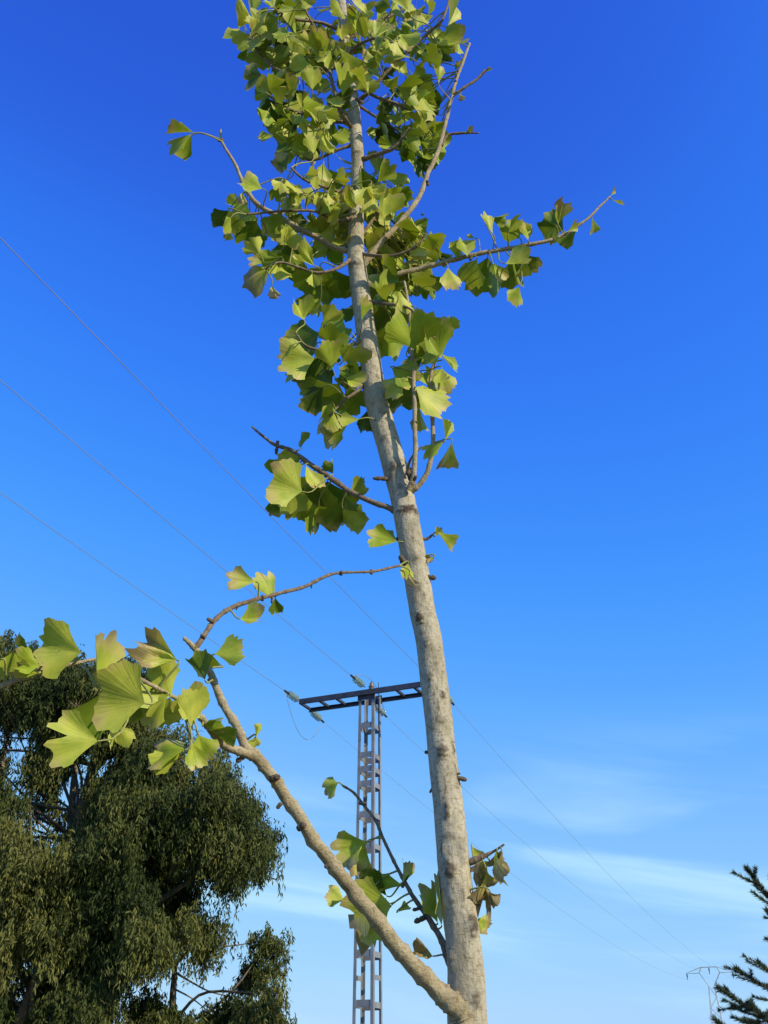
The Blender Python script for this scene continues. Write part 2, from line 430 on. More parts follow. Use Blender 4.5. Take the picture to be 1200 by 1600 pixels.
def far_pylon():
    Y = 102.0
    base = at(1127, 1640, Y); base.z = 0
    root = thing('distant_pylon', 'small far-off pylon with a V-shaped head beside the conifer', 'pylon', base)
    ax = E_C; ay = E_W
    def bar(name, a, b, r): 
        v, f = tube_data([(a, r * .5), (b, r * .5)], 4)
        mesh_obj(name, [p - base for p in v], f, M_FARSTEEL, root, False)
    cx_, cy_ = base.x, base.y
    ctr = lambda z: Vector((cx_, cy_, z))
    zt = at(1112, 1511, Y).z
    g = lambda u, w, z: ctr(z) + ax * u + ay * w
    zneck = at(1114, 1541, Y).z; zarm = at(1080, 1519, Y).z
    hw = lambda z: 0.26 + 0.55 * max(0, (zneck - z)) / zneck
    for su in (-1, 1):
        for sv in (-1, 1):
            bar('leg', g(su * hw(0), sv * hw(0), 0), g(su * hw(zneck), sv * hw(zneck), zneck), 0.05)
    n = 9
    for k in range(n):
        z0 = zneck * k / n; z1 = zneck * (k + 1) / n
        s = 1 if k % 2 else -1
        for sv in (-1, 1):
            bar('lattice_brace', g(-s * hw(z0), sv * hw(z0), z0), g(s * hw(z1), sv * hw(z1), z1), 0.032)
            bar('lattice_brace', g(sv * hw(z0), -s * hw(z0), z0), g(sv * hw(z1), s * hw(z1), z1), 0.032)
    # V head and roof-shaped crossarm
    for sv in (-1, 1):
        w = sv * 0.22
        for su in (-1, 1):
            bar('head_strut', g(su * 0.24, w, zneck), g(su * 0.95, w, zarm - .05), 0.05)
            bar('crossarm_chord', g(su * 0.95, w, zarm - .05), g(su * 0.72, w, zt), 0.045)
            bar('crossarm_chord', g(su * 0.72, w, zt), g(su * 2.15, 0, zarm - 0.03), 0.04)
            bar('crossarm_chord', g(su * 0.95, w, zarm - .05), g(su * 2.15, 0, zarm - 0.07), 0.035)
        bar('crossarm_chord', g(-0.72, w, zt), g(0.72, w, zt), 0.045)
    for k, u in (('l', -2.12), ('m', 0.0), ('r', 2.12)):
        z1 = zarm if u else zt
        p = g(u, 0, z1); q = p - Z * 0.62
        v, f = tube_data([(p, 0.02), (p - Z * .1, 0.02), (p - Z * .12, 0.08), (p - Z * .2, 0.05), (p - Z * .22, 0.08), (p - Z * .3, 0.05), (p - Z * .32, 0.08), (p - Z * .4, .03), (q, 0.03)], 8)
        mesh_obj('insulator', [x - base for x in v], f, M_FITTING, root)
        att['far_' + k] = q
far_pylon()

def wire(A, B, sag, r, label, group):
    n = 60
    pts = [(A.lerp(B, i / n) - Z * sag * 4 * (i / n) * (1 - i / n), r) for i in range(n + 1)]
    o = A.copy()
    v, f = tube_data(pts, 6, o)
    w = mesh_obj('power_line', v, f, M_WIRE); w.location = o
    tag(w, label, 'power line', group)
AZ2 = R(20)
BACK = -Vector((math.sin(AZ2), math.cos(AZ2), 0))
RW = 0.0062
GN = 'conductors running from the pylon towards the camera'; GF = 'conductors running from the pylon to the distant pylon'
for nm, lab in (('r', 'uppermost of the three thin wires crossing the sky at the left'), ('c', 'middle of the three thin wires crossing the sky at the left'), ('l', 'lowest of the three thin wires crossing the sky at the left')):
    A = att[nm + 'n']; B = A + BACK * 78; B.z = A.z
    wire(A, B, 0.5, RW, lab, GN)
for nm, k, lab in (('l', 'l', 'lowest of the three thin wires descending to the distant pylon at right'), ('c', 'm', 'middle of the three thin wires descending to the distant pylon at right'), ('r', 'r', 'uppermost of the three thin wires descending to the distant pylon at right')):
    wire(att[nm + 'f'], att['far_' + k], 1.15, 0.0048, lab, GF)

# ------------------------------------------------------------------ ginkgo
YT = 1.6
tree = thing('ginkgo_tree', 'slender young ginkgo tree with pale trunk and fan-shaped yellow-green leaves in the foreground', 'tree', Vector((0.172, YT, 0)))
TO = tree.location.copy()

trunk_px = [(762, 2350, 84), (752, 2000, 78), (742, 1760, 70), (731, 1610, 64), (727, 1500, 57), (712, 1380, 51), (703, 1280, 48), (691, 1180, 45), (686.5, 1133, 43.5), (678.5, 1067, 43), (670, 1000, 41.5), (660.5, 957, 41), (650, 893, 40), (633, 798, 38.5), (618, 735, 38.5), (591.5, 640, 36), (586, 617, 35.5), (575.5, 543, 32), (560, 433, 29), (556, 397, 27), (557, 320, 22), (559.5, 260, 20), (555, 200, 19.5), (551, 150, 18), (543, 90, 16), (536, 33, 15), (532, -20, 13), (530, -80, 10), (533, -150, 7), (530, -220, 3)]
def trunk_pts():
    res = []
    for px, py, w in trunk_px:
        p = at(px, py, YT)
        res.append((p, metres(w / 2, p)))
    # the foot of the trunk runs into the ground
    top = res[0]
    res = [(Vector((0.172, YT, -0.05)), top[1] * 1.35), (Vector((0.172, YT, 0.12)), top[1] * 1.12)] + [r for r in res if r[0].z > 0.4]
    return res
TRUNK = trunk_pts()
SCARS = [(640, 806, .95, .010, .0028, 1.0), (655, 972, .3, .012, .004, .9), (672, 1066, .2, .012, .003, .55), (691, 1092, .12, .007, .004, .9), (691, 1181, .35, .014, .004, .7), (707, 1175, .1, .016, .003, .8),
         (697, 1270, .18, .014, .004, .7), (702, 1362, .3, .016, .005, .75), (737, 1450, .3, .018, .006, .8), (742, 1562, .2, .014, .004, .6), (618, 737, .5, .012, .003, .45), (640, 742, .2, .016, .006, .9),
         (597, 655, .3, .010, .002, .4), (582, 560, .35, .009, .002, .4), (650, 880, .3, .012, .003, .4), (666, 1010, .25, .014, .002, .35), (712, 1215, .1, .02, .002, .6), (720, 1330, .2, .02, .003, .35), (703, 1500, .2, .02, .003, .3),
         (600, 690, .4, .008, .002, .35), (655, 925, .3, .008, .002, .35), (688, 1130, .4, .007, .0015, .35), (704, 1310, .5, .006, .0015, .35), (556, 245, .9, .006, .002, .5), (553, 150, .9, .006, .002, .5), (560, 420, .6, .01, .003, .4), (690, 1330, .12, .008, .002, .7), (722, 1405, .12, .014, .002, .6), (680, 1045, .1, .012, .001, .6), (662, 940, .1, .010, .001, .5), (645, 850, .15, .008, .001, .5), (625, 770, .2, .008, .001, .5), (590, 600, .2, .008, .001, .5), (706, 1420, .1, .014, .001, .5), (695, 1235, .08, .016, .001, .6), (683, 1110, .08, .016, .001, .6), (672, 1020, .07, .016, .001, .55)]
def build_trunk():
    n, sides = 1500, 48
    pts = spline(TRUNK, n)
    # scars -> (ring index, angle)
    sc = []
    pyy = [pix(p)[1] if depth(p) > .2 else 1e9 for p, r in pts]
    for (px, py, wa, hz, amp, c) in SCARS:
        i = min(range(n), key=lambda k: abs(pyy[k] - py))
        p, r = pts[i]; cx_ = pix(p)[0]; rp = r / metres(1, p)
        a = -math.acos(max(-0.97, min(0.97, (px - cx_) / rp)))
        sc.append((p, a, wa * 1.1, hz, amp, c))
    V, A = [], []
    prev = Vector((1, 0, 0))
    for i, (p, r) in enumerate(pts):
        T = (pts[min(i + 1, n - 1)][0] - pts[max(i - 1, 0)][0]).normalized()
        N1 = (prev - T * prev.dot(T)).normalized(); N2 = T.cross(N1)
        for k in range(sides):
            a = 2 * math.pi * k / sides
            if a > math.pi: a -= 2 * math.pi
            d = N1 * math.cos(a) + N2 * math.sin(a)
            q = p + d * r
            rr = r * (1 + 0.035 * mnoise.noise(q * 14) + 0.018 * mnoise.noise(q * 55))
            s = 0.0
            for (sp_, sa, wa, hz, amp, c) in sc:
                dz = (p - sp_).length
                if dz > hz * 2.2: continue
                sg = 1 if (p - sp_).dot(T) > 0 else -1
                da = (a - sa + math.pi) % (2 * math.pi) - math.pi
                jig = (0.5 if c else 0) * mnoise.noise(q * 120)
                g = math.exp(-((dz * sg / hz + jig) ** 2) - (da / wa) ** 2)
                rr += 1.2 * amp * g * (1 + (0.8 if c else 0.1) * mnoise.noise(q * 160))
                s = max(s, min(1, c * 1.1) * max(0, min(1, (g - 0.25 + 0.65 * mnoise.noise(q * 190)) * 2.4)))
            V.append(p + d * rr - TO); A.append(min(1, s))
    Fc = [(i * sides + k, i * sides + (k + 1) % sides, (i + 1) * sides + (k + 1) % sides, (i + 1) * sides + k) for i in range(n - 1) for k in range(sides)]
    o = mesh_obj('trunk', V, Fc, M_TRUNK, tree)
    o.data.attributes.new('scar', 'FLOAT', 'POINT').data.foreach_set('value', A)
build_trunk()

# branches: name, material, [(px, py, width px, Y)]
BR = {
 'low':   ('branch', M_BRANCH, [(746, 1760, 54, 1.612), (742, 1690, 50, 1.600), (738, 1640, 46, 1.592), (731, 1606, 42, 1.587), (719, 1580, 38, 1.582), (703, 1562, 34, 1.577), (683, 1545, 29, 1.57), (640, 1502, 26, 1.545), (590, 1441, 24, 1.51), (545, 1383, 22, 1.48), (500, 1327, 20.5, 1.45), (455, 1258, 19, 1.42), (425, 1213, 18, 1.40), (402, 1184, 18, 1.385), (385, 1168, 15, 1.375), (372, 1140, 13.5, 1.365), (352, 1105, 12, 1.355), (333, 1062, 11, 1.345), (312, 1024, 10, 1.335), (303, 1012, 9, 1.33), (294, 1003, 7, 1.325), (286, 997, 6, 1.32)]),
 'front': ('branch', M_BRANCH, [(400, 1184, 15, 1.38), (375, 1174, 14, 1.36), (345, 1160, 13, 1.33), (327, 1138, 11.5, 1.30), (314, 1120, 10, 1.28), (292, 1102, 7, 1.25), (268, 1088, 6.5, 1.22), (240, 1072, 6.5, 1.19), (214, 1058, 6, 1.17), (185, 1040, 5.5, 1.15), (160, 1030, 5.5, 1.13), (120, 1036, 5.5, 1.11), (64, 1050, 6, 1.09), (0, 1073, 8, 1.07), (-60, 1095, 9, 1.05)]),
 'back':  ('twig', M_TWIG, [(304, 1014, 9, 1.33), (316, 998, 8.5, 1.335), (330, 976, 8, 1.345), (345, 960, 7.5, 1.355), (372, 945, 7, 1.37), (410, 934, 6.5, 1.39), (440, 926, 6, 1.41), (475, 917, 5.5, 1.43), (505, 902, 5, 1.45), (530, 895, 4.5, 1.47), (580, 893, 4, 1.50), (624, 884, 4, 1.535)]),
 'b3':    ('branch', M_TWIG, [(622, 802, 11, 1.6), (606, 793, 9, 1.6), (560, 775, 8, 1.61), (515, 746, 8.5, 1.62), (480, 722, 8, 1.63), (455, 704, 6.5, 1.64), (430, 695, 5, 1.645), (410, 681, 4, 1.65), (394, 667, 3, 1.66)]),
 's1':    ('branch', M_BRANCH, [(638, 765, 12, 1.57), (646, 745, 9.5, 1.56), (649, 700, 8.5, 1.55), (648, 650, 8, 1.545), (646, 590, 7.5, 1.54), (643, 535, 7, 1.54), (640, 490, 6, 1.54), (632, 440, 4, 1.54)]),
 's2':    ('branch', M_BRANCH, [(638, 770, 13, 1.59), (656, 756, 10, 1.58), (670, 730, 9, 1.57), (676, 700, 8, 1.565), (676, 660, 7.5, 1.56), (673, 615, 7, 1.56), (674, 585, 6.5, 1.56), (684, 555, 5, 1.56), (694, 535, 4, 1.56)]),
 's3':    ('twig', M_TWIG, [(636, 742, 7, 1.575), (640, 722, 4, 1.565), (648, 708, 3, 1.56), (660, 698, 2.5, 1.555)]),
 'b4':    ('branch', M_BRANCH, [(556, 402, 13, 1.6), (545, 394, 11, 1.6), (515, 382, 10, 1.59), (470, 358, 9.5, 1.58), (430, 336, 9, 1.57), (400, 317, 8.5, 1.56), (383, 292, 7, 1.55), (370, 262, 6, 1.545), (356, 238, 5, 1.54), (346, 219, 4.5, 1.54), (345, 203, 3, 1.54)]),
 'b5':    ('branch', M_BRANCH, [(556, 428, 14, 1.6), (572, 408, 12, 1.6), (600, 374, 10.5, 1.6), (636, 335, 9.5, 1.6), (657, 303, 8.5, 1.6), (668, 272, 8, 1.6), (684, 238, 8, 1.6), (698, 185, 6.5, 1.6), (712, 128, 5.5, 1.6), (724, 95, 5, 1.6), (734, 68, 4, 1.6)]),
 'b5a':   ('twig', M_TWIG, [(708, 148, 5, 1.6), (724, 138, 4.5, 1.59), (745, 124, 4, 1.585), (758, 110, 4.5, 1.58)]),
 'b5b':   ('twig', M_TWIG, [(690, 228, 5, 1.6), (700, 211, 4, 1.6), (722, 208, 4, 1.595), (748, 208, 2, 1.59)]),
 'b6':    ('branch', M_BRANCH, [(562, 452, 13, 1.6), (585, 440, 11, 1.6), (640, 424, 10, 1.6), (685, 412, 9, 1.59), (740, 398, 8, 1.585), (800, 388, 7.5, 1.58), (848, 378, 7, 1.575), (882, 366, 5.5, 1.575), (915, 344, 4.5, 1.57), (935, 325, 4, 1.57), (952, 308, 3, 1.57)]),
 'b7':    ('twig', M_TWIG, [(558, 252, 9, 1.6), (580, 245, 7, 1.58), (600, 238, 6.5, 1.56), (616, 231, 5.5, 1.545), (640, 200, 3, 1.52)]),
 'b8':    ('branch', M_TWIG, [(556, 206, 9, 1.6), (543, 190, 8, 1.58), (530, 168, 7, 1.56), (522, 140, 6, 1.55), (512, 100, 5, 1.54), (500, 60, 4, 1.53), (482, 25, 3, 1.52), (465, -10, 2, 1.51)]),
 'b9':    ('branch', M_TWIG, [(552, 165, 8, 1.6), (580, 140, 6, 1.57), (605, 112, 5, 1.55), (640, 78, 5, 1.53), (668, 52, 4.5, 1.52), (692, 30, 4, 1.51), (704, -10, 3, 1.5)]),
 'b10':   ('branch', M_TWIG, [(716, 1530, 12, 1.615), (700, 1500, 10.5, 1.63), (690, 1470, 9.5, 1.64), (672, 1438, 9, 1.655), (655, 1415, 7.5, 1.665), (638, 1388, 6.5, 1.675), (620, 1355, 5.5, 1.685), (603, 1320, 5, 1.69), (588, 1285, 4.5, 1.695), (570, 1260, 4.5, 1.70), (552, 1238, 4, 1.70), (536, 1228, 3.5, 1.70)]),
 'b11':   ('twig', M_TWIG, [(722, 1352, 13, 1.6), (742, 1344, 11, 1.59), (758, 1337, 7, 1.585), (775, 1328, 4, 1.58), (788, 1319, 3, 1.575)]),
 'b12':   ('twig', M_TWIG, [(655, 842, 6, 1.6), (668, 842, 5, 1.6), (675, 836, 3.5, 1.6)]),
 'b13':   ('twig', M_TWIG, [(556, 290, 8, 1.6), (535, 300, 5, 1.55), (505, 292, 4.5, 1.52), (475, 280, 4, 1.5), (455, 262, 3, 1.49)]),
 'b14':   ('twig', M_TWIG, [(545, 100, 8, 1.6), (500, 110, 5, 1.62), (455, 118, 4.5, 1.63), (415, 95, 4, 1.64), (390, 60, 3, 1.65)]),
 'b15':   ('twig', M_TWIG, [(574, 530, 8, 1.6), (545, 540, 6, 1.57), (510, 548, 5, 1.55), (478, 540, 4, 1.54), (462, 520, 3, 1.53)]),
 'b16':   ('twig', M_TWIG, [(582, 590, 7, 1.6), (560, 610, 5, 1.59), (535, 628, 4, 1.58), (515, 650, 3, 1.57)]),
 'b17':   ('twig', M_TWIG, [(548, 130, 7, 1.6), (585, 150, 5, 1.6), (625, 165, 4.5, 1.6), (655, 185, 4, 1.6), (670, 205, 3, 1.6)]),
 'b18':   ('twig', M_TWIG, [(545, 60, 7, 1.6), (575, 40, 5, 1.6), (610, 25, 4.5, 1.6), (640, 5, 3, 1.6), (650, -25, 3, 1.6)]),
 'b19':   ('twig', M_TWIG, [(540, 50, 7, 1.6), (500, 35, 5, 1.58), (460, 30, 4.5, 1.56), (430, 15, 3, 1.55)]),
 'b20':   ('twig', M_TWIG, [(554, 190, 7, 1.6), (520, 190, 5, 1.58), (480, 180, 4.5, 1.56), (440, 165, 4, 1.55), (410, 140, 3, 1.54)]),
 'b21':   ('twig', M_TWIG, [(558, 330, 7, 1.6), (530, 345, 5, 1.56), (490, 330, 4, 1.53), (440, 330, 4, 1.51), (385, 335, 3, 1.5)]),
 'b22':   ('twig', M_TWIG, [(556, 400, 7, 1.6), (525, 420, 5, 1.56), (490, 425, 4, 1.54), (440, 410, 3.5, 1.52), (415, 420, 3, 1.5)]),
 'b23':   ('twig', M_TWIG, [(567, 470, 7, 1.6), (600, 475, 5, 1.56), (635, 480, 4, 1.53), (660, 500, 3.5, 1.52), (680, 530, 3, 1.51)]),
 'b24':   ('twig', M_TWIG, [(553, 160, 6, 1.6), (575, 175, 4.5, 1.61), (600, 190, 4, 1.62), (640, 220, 3, 1.63)]),
 'b25':   ('twig', M_TWIG, [(555, 225, 6, 1.6), (525, 235, 4.5, 1.6), (490, 250, 4, 1.6), (460, 240, 3, 1.6)]),
 'b26':   ('twig', M_TWIG, [(543, 90, 6, 1.6), (560, 70, 5, 1.55), (590, 60, 4, 1.52), (620, 70, 3, 1.5)]),
 'b27':   ('twig', M_TWIG, [(556, 380, 6, 1.6), (585, 340, 4.5, 1.62), (600, 310, 4, 1.63), (590, 280, 3, 1.64)]),
 'b28':   ('twig', M_TWIG, [(556, 395, 6, 1.6), (610, 400, 4.5, 1.55), (650, 385, 4, 1.53), (665, 365, 3, 1.52)]),
}
SAMPLES = []     # (point, px, py, key, radius) for leaf attachment
br_obj = {}
for key, (nm, mat, pl) in BR.items():
    pts = []
    for px, py, w, y in pl:
        p = at(px, py, y); pts.append((p, metres(w / 2 * (0.86 if key in ('b4', 'b5', 'b6', 's1', 's2') else 1.0), p)))
    n = max(24, len(pts) * 9)
    sp_ = spline(pts, n)
    # slightly kinked, knobbly shoots, thicker at the buds
    sp2 = []
    for i, (p, r) in enumerate(sp_):
        j = Vector((mnoise.noise(p * 30), mnoise.noise(p * 30 + Vector((9, 3, 1))), mnoise.noise(p * 30 + Vector((2, 8, 5))))) * r * 0.30
        node_ = 1 + 0.22 * max(0, math.sin(i * 0.9 + len(key))) ** 8
        sp2.append((p + (j if 2 < i < n - 1 else Vector((0, 0, 0))), r * node_))
    sides = 20 if pl[0][2] > 20 else (12 if pl[0][2] > 9 else 8)
    v, f = tube_data(sp2, sides, TO, rough=0.16, freq=90)
    o = mesh_obj(nm, v, f, mat, tree)
    br_obj[key] = o
    for i, (p, r) in enumerate(sp2):
        q = pix(p); SAMPLES.append((p, q[0], q[1], key, r))
for i, (p, r) in enumerate(spline(TRUNK, 300)):
    if depth(p) > 0.5:
        q = pix(p)
        if q[1] < 1600: SAMPLES.append((p + Vector((0, -r * .3, 0)), q[0], q[1], 'trunk', r))
SPX = np.array([(s[1], s[2]) for s in SAMPLES]); SP3 = np.array([tuple(s[0]) for s in SAMPLES])

# short spur shoots and buds: (px, py, direction deg, length px, width px, Y)
SPURS = [(428, 1216, 20, 11, 11, 1.39), (470, 1292, 40, 10, 11, 1.42), (378, 1184, 215, 11, 9, 1.37), (437, 1258, 225, 7, 7, 1.40), (512, 1352, 215, 6, 8, 1.455), (330, 970, 150, 8, 7, 1.34), (372, 945, 250, 9, 3, 1.37), (425, 935, 265, 8, 4, 1.40), (318, 995, 140, 6, 5, 1.33),
         (487, 912, 265, 8, 3, 1.44), (533, 896, 70, 5, 6, 1.47), (580, 893, 280, 5, 6, 1.5), (410, 935, 80, 6, 6, 1.39), (598, 748, 178, 16, 7, 1.585), (629, 876, 115, 10, 10, 1.58), (670, 902, 355, 12, 9, 1.59), (712, 1209, 5, 8, 4, 1.585), (718, 1216, 350, 12, 8, 1.585), (668, 1175, 185, 5, 6, 1.6), (675, 1232, 240, 8, 4, 1.6),
         (628, 843, 170, 10, 8, 1.6), (640, 745, 110, 9, 8, 1.565), (648, 748, 60, 6, 6, 1.55), (433, 697, 265, 14, 6, 1.645), (668, 287, 95, 6, 5, 1.6), (672, 262, 150, 9, 4, 1.6), (712, 130, 95, 5, 5, 1.6), (736, 402, 250, 6, 6, 1.585), (800, 389, 100, 5, 5, 1.58), (658, 1436, 200, 12, 9, 1.65), (652, 1420, 190, 8, 6, 1.66), (632, 1378, 70, 16, 6, 1.68), (565, 1256, 350, 8, 5, 1.70),
         (649, 660, 0, 4, 5, 1.545), (677, 640, 180, 4, 5, 1.56), (346, 219, 190, 6, 6, 1.54), (500, 737, 95, 7, 6, 1.625), (560, 158, 330, 9, 8, 1.59), (660, 335, 0, 3, 4, 1.6), (330, 1062, 180, 6, 6, 1.345), (590, 1442, 215, 5, 7, 1.51), (640, 1500, 60, 5, 8, 1.54), (545, 1384, 60, 5, 7, 1.475), (455, 1330, 200, 5, 4, 1.47)]
SPURS.pop()
def spur(px, py, ang, L, w, Y):
    p = at(px, py, Y); u = metres(1, p)
    d = (RIGHT * math.cos(R(ang)) + UP * math.sin(R(ang)) - FWD * 0.25).normalized()
    prof = [(-0.6, 0.42), (0.0, 0.5), (0.25, 0.40), (0.45, 0.50), (0.7, 0.42), (0.85, 0.36), (1.0, 0.12)]
    v, f = tube_data([(p + d * L * u * a, w * u * b_) for a, b_ in prof], 9, TO, rough=0.25, freq=300)
    o = mesh_obj('spur', v, f, M_SPUR, tree)
for s in SPURS: spur(*s)

# ---- leaves
def leaf_mesh(k, alpha, notch, fold, curl, wave, crumple):
    rr = random.Random(100 + k)
    nr, na = 5, 20
    ph = [rr.uniform(0, 6.28) for _ in range(6)]
    V, UV = [(0, 0, 0)], [(0.5, 0)]
    for i in range(1, nr + 1):
        for j in range(na + 1):
            u = j / na * 2 - 1
            th = u * alpha * (0.80 + 0.20 * i / nr)
            e = 1 - notch * math.exp(-((u - 0.06 * math.sin(ph[0])) / 0.09) ** 2) + 0.05 * math.sin(u * 8 + ph[1]) + 0.045 * math.sin(u * 15 + ph[2]) + 0.04 * math.sin(u * 27 + ph[5]) - 0.14 * math.exp(-((u - 1.3 * math.sin(ph[4]) * .5) / 0.06) ** 2)
            e *= 1 - 0.10 * abs(u) ** 2 - 0.24 * abs(u) ** 7
            t = i / nr
            r = t * (1 + (e - 1) * t * t)
            x, y = r * math.sin(th), r * math.cos(th)
            z = fold * abs(x) + curl * r * r + wave * r * r * math.sin(u * 5 + ph[3]) + crumple * r * math.sin(u * 8 + r * 5 + ph[4])
            if crumple: x *= 1 - crumple * 0.9 * t; y *= 1 - 0.25 * crumple * math.sin(u * 6 + ph[2]) ** 2
            V.append((x, y, z)); UV.append((u * 0.5 + 0.5, r))
    ix = lambda i, j: 1 + (i - 1) * (na + 1) + j
    Fc = [(0, ix(1, j + 1), ix(1, j)) for j in range(na)]
    for i in range(1, nr):
        for j in range(na): Fc.append((ix(i, j), ix(i, j + 1), ix(i + 1, j + 1), ix(i + 1, j)))
    me = bpy.data.meshes.new('leaf')
    me.from_pydata(V, [], Fc); me.polygons.foreach_set('use_smooth', [True] * len(me.polygons))
    ul = me.uv_layers.new(name='UVMap')
    for l in me.loops: ul.data[l.index].uv = UV[l.vertex_index]
    me.materials.append(M_LEAF); me.update()
    return me
LM = []
specs = [(58, .10, .10, .08, .10, 0), (66, .30, .25, -.10, .12, 0), (50, .05, -.2, .15, .10, 0), (72, .45, .18, .10, .14, 0), (45, .06, .55, .12, .10, 0), (60, .18, -.30, -.15, .16, 0), (40, .04, .9, .10, .08, 0), (64, .22, .4, .25, .18, 0), (54, .12, -.55, .2, .14, 0), (35, .02, 1.2, -.2, .1, 0),
         (55, .15, .6, .35, .25, .18), (62, .25, -.5, .4, .3, .25), (48, .1, .9, .5, .3, .3), (70, .12, .08, .18, .12, 0), (52, .5, .12, .1, .15, 0), (60, .08, .3, -.3, .2, .05), (56, .2, .7, .3, .3, .10), (64, .3, -.6, .35, .32, .08)]
for k, s in enumerate(specs): LM.append(leaf_mesh(k, R(s[0]), *s[1:]))
DRYV = (10, 11, 12)

leaves_n = 0
def leaf(px, py, ang, r, tau=0, rho=0, var=None, dry=None, Y=None, pet=None, attach=None):
    """px,py: leaf base; ang: image direction of the blade; r: blade length px; tau: lean away(+)/toward(-); rho: turn about its axis"""
    global leaves_n
    if Y is None:
        i = int(np.argmin(((SPX - (px, py)) ** 2).sum(1))); Y = SP3[i][1]
    A = at(px, py, Y)
    dimg = RIGHT * math.cos(R(ang)) + UP * math.sin(R(ang))
    d = (dimg * math.cos(R(tau)) + FWD * math.sin(R(tau))).normalized()
    side = d.cross(-FWD)
    if side.length < 1e-3: side = RIGHT.copy()
    side.normalize()
    nrm = side.cross(d).normalized()
    if py < 1600:
        f1 = abs((Matrix.Rotation(R(rho), 3, d) @ nrm).dot(s_dir)); f2 = abs((Matrix.Rotation(R(-rho), 3, d) @ nrm).dot(s_dir))
        if (f2 > f1) == (tau < 18): rho = -rho
    if py < 500: r *= 0.82
    q = Matrix.Rotation(R(rho), 3, d)
    side = q @ side; nrm = q @ nrm
    s = metres(r, A) / max(0.45, math.cos(R(tau)))
    if var is None: var = random.choice([0, 1, 2, 3, 4, 5, 7, 8, 13, 14, 15, 0, 1, 6])
    M = Matrix.Translation(A - TO) @ Matrix((side, d, nrm)).transposed().to_4x4() @ Matrix.Diagonal((s, s, s, 1))
    dryv = (0.10 if random.random() < .45 else 0) + float(dry if dry is not None else random.choice([0, 0, .05, .1, .15, .25]))
    if attach: P = at(*attach)
    else:
        i = int(np.argmin(((SP3 - np.array(A)) ** 2).sum(1))); P = Vector(SP3[i])
    lit_tone = min(1, max(0, random.gauss(0.86, 0.12) if tau < 18 else random.gauss(0.42, 0.26)))
    pv = None
    L = (A - P).length
    if 0.003 < L < 0.16:
        c1 = P.lerp(A, 0.45) + Vector((0, 0, L * 0.12)); c2 = A - d * L * 0.35
        pts = []
        for i in range(8):
            t = i / 7
            w = P * (1 - t) ** 3 + c1 * 3 * t * (1 - t) ** 2 + c2 * 3 * t * t * (1 - t) + A * t ** 3
            pts.append((w - TO, 0.0014 * (1.25 - 0.45 * t)))
        pv = tube_data(pts, 5, cap=False)
    leaves_n += 1
    if leaves_n > 300:
        REST.append((LM[var], M, pv, lit_tone)); return
    o = from_mesh('leaf', LM[var], tree)
    o.matrix_basis = M
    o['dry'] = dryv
    o['lit_tone'] = lit_tone
    if pv:
        inv = M.inverted()
        mesh_obj('petiole', [inv @ x for x in pv[0]], pv[1], M_PETIOLE, o)
    return o
REST = []
def rest_leaves():
    """leaves past the 300 nearest: one joined part"""
    if not REST: return
    V, Fc, UVs, MI, RN = [], [], [], [], []
    rr = random.Random(3)
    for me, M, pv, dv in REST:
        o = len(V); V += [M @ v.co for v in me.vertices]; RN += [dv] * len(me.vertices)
        uvd = me.uv_layers[0].data
        for p in me.polygons:
            Fc.append(tuple(o + i for i in p.vertices)); MI.append(0); UVs += [tuple(uvd[l].uv) for l in p.loop_indices]
        if pv:
            o = len(V); V += list(pv[0]); RN += [0] * len(pv[0])
            for f in pv[1]: Fc.append(tuple(o + i for i in f)); MI.append(1); UVs += [(0, 0)] * len(f)
    ob = mesh_obj('leaves', V, Fc, M_LEAF, tree)
    me = ob.data; me.materials.append(M_PETIOLE); me.polygons.foreach_set('material_index', MI)
    ul = me.uv_layers.new(name='UVMap'); ul.data.foreach_set('uv', [c for u in UVs for c in u])
    me.attributes.new('lit_tone_pt', 'FLOAT', 'POINT').data.foreach_set('value', RN)  # same painted lit-to-shaded green for the joined leaves
    ob['kind'] = 'stuff'; ob['dry'] = 0.08; ob['lit_tone'] = 0.0

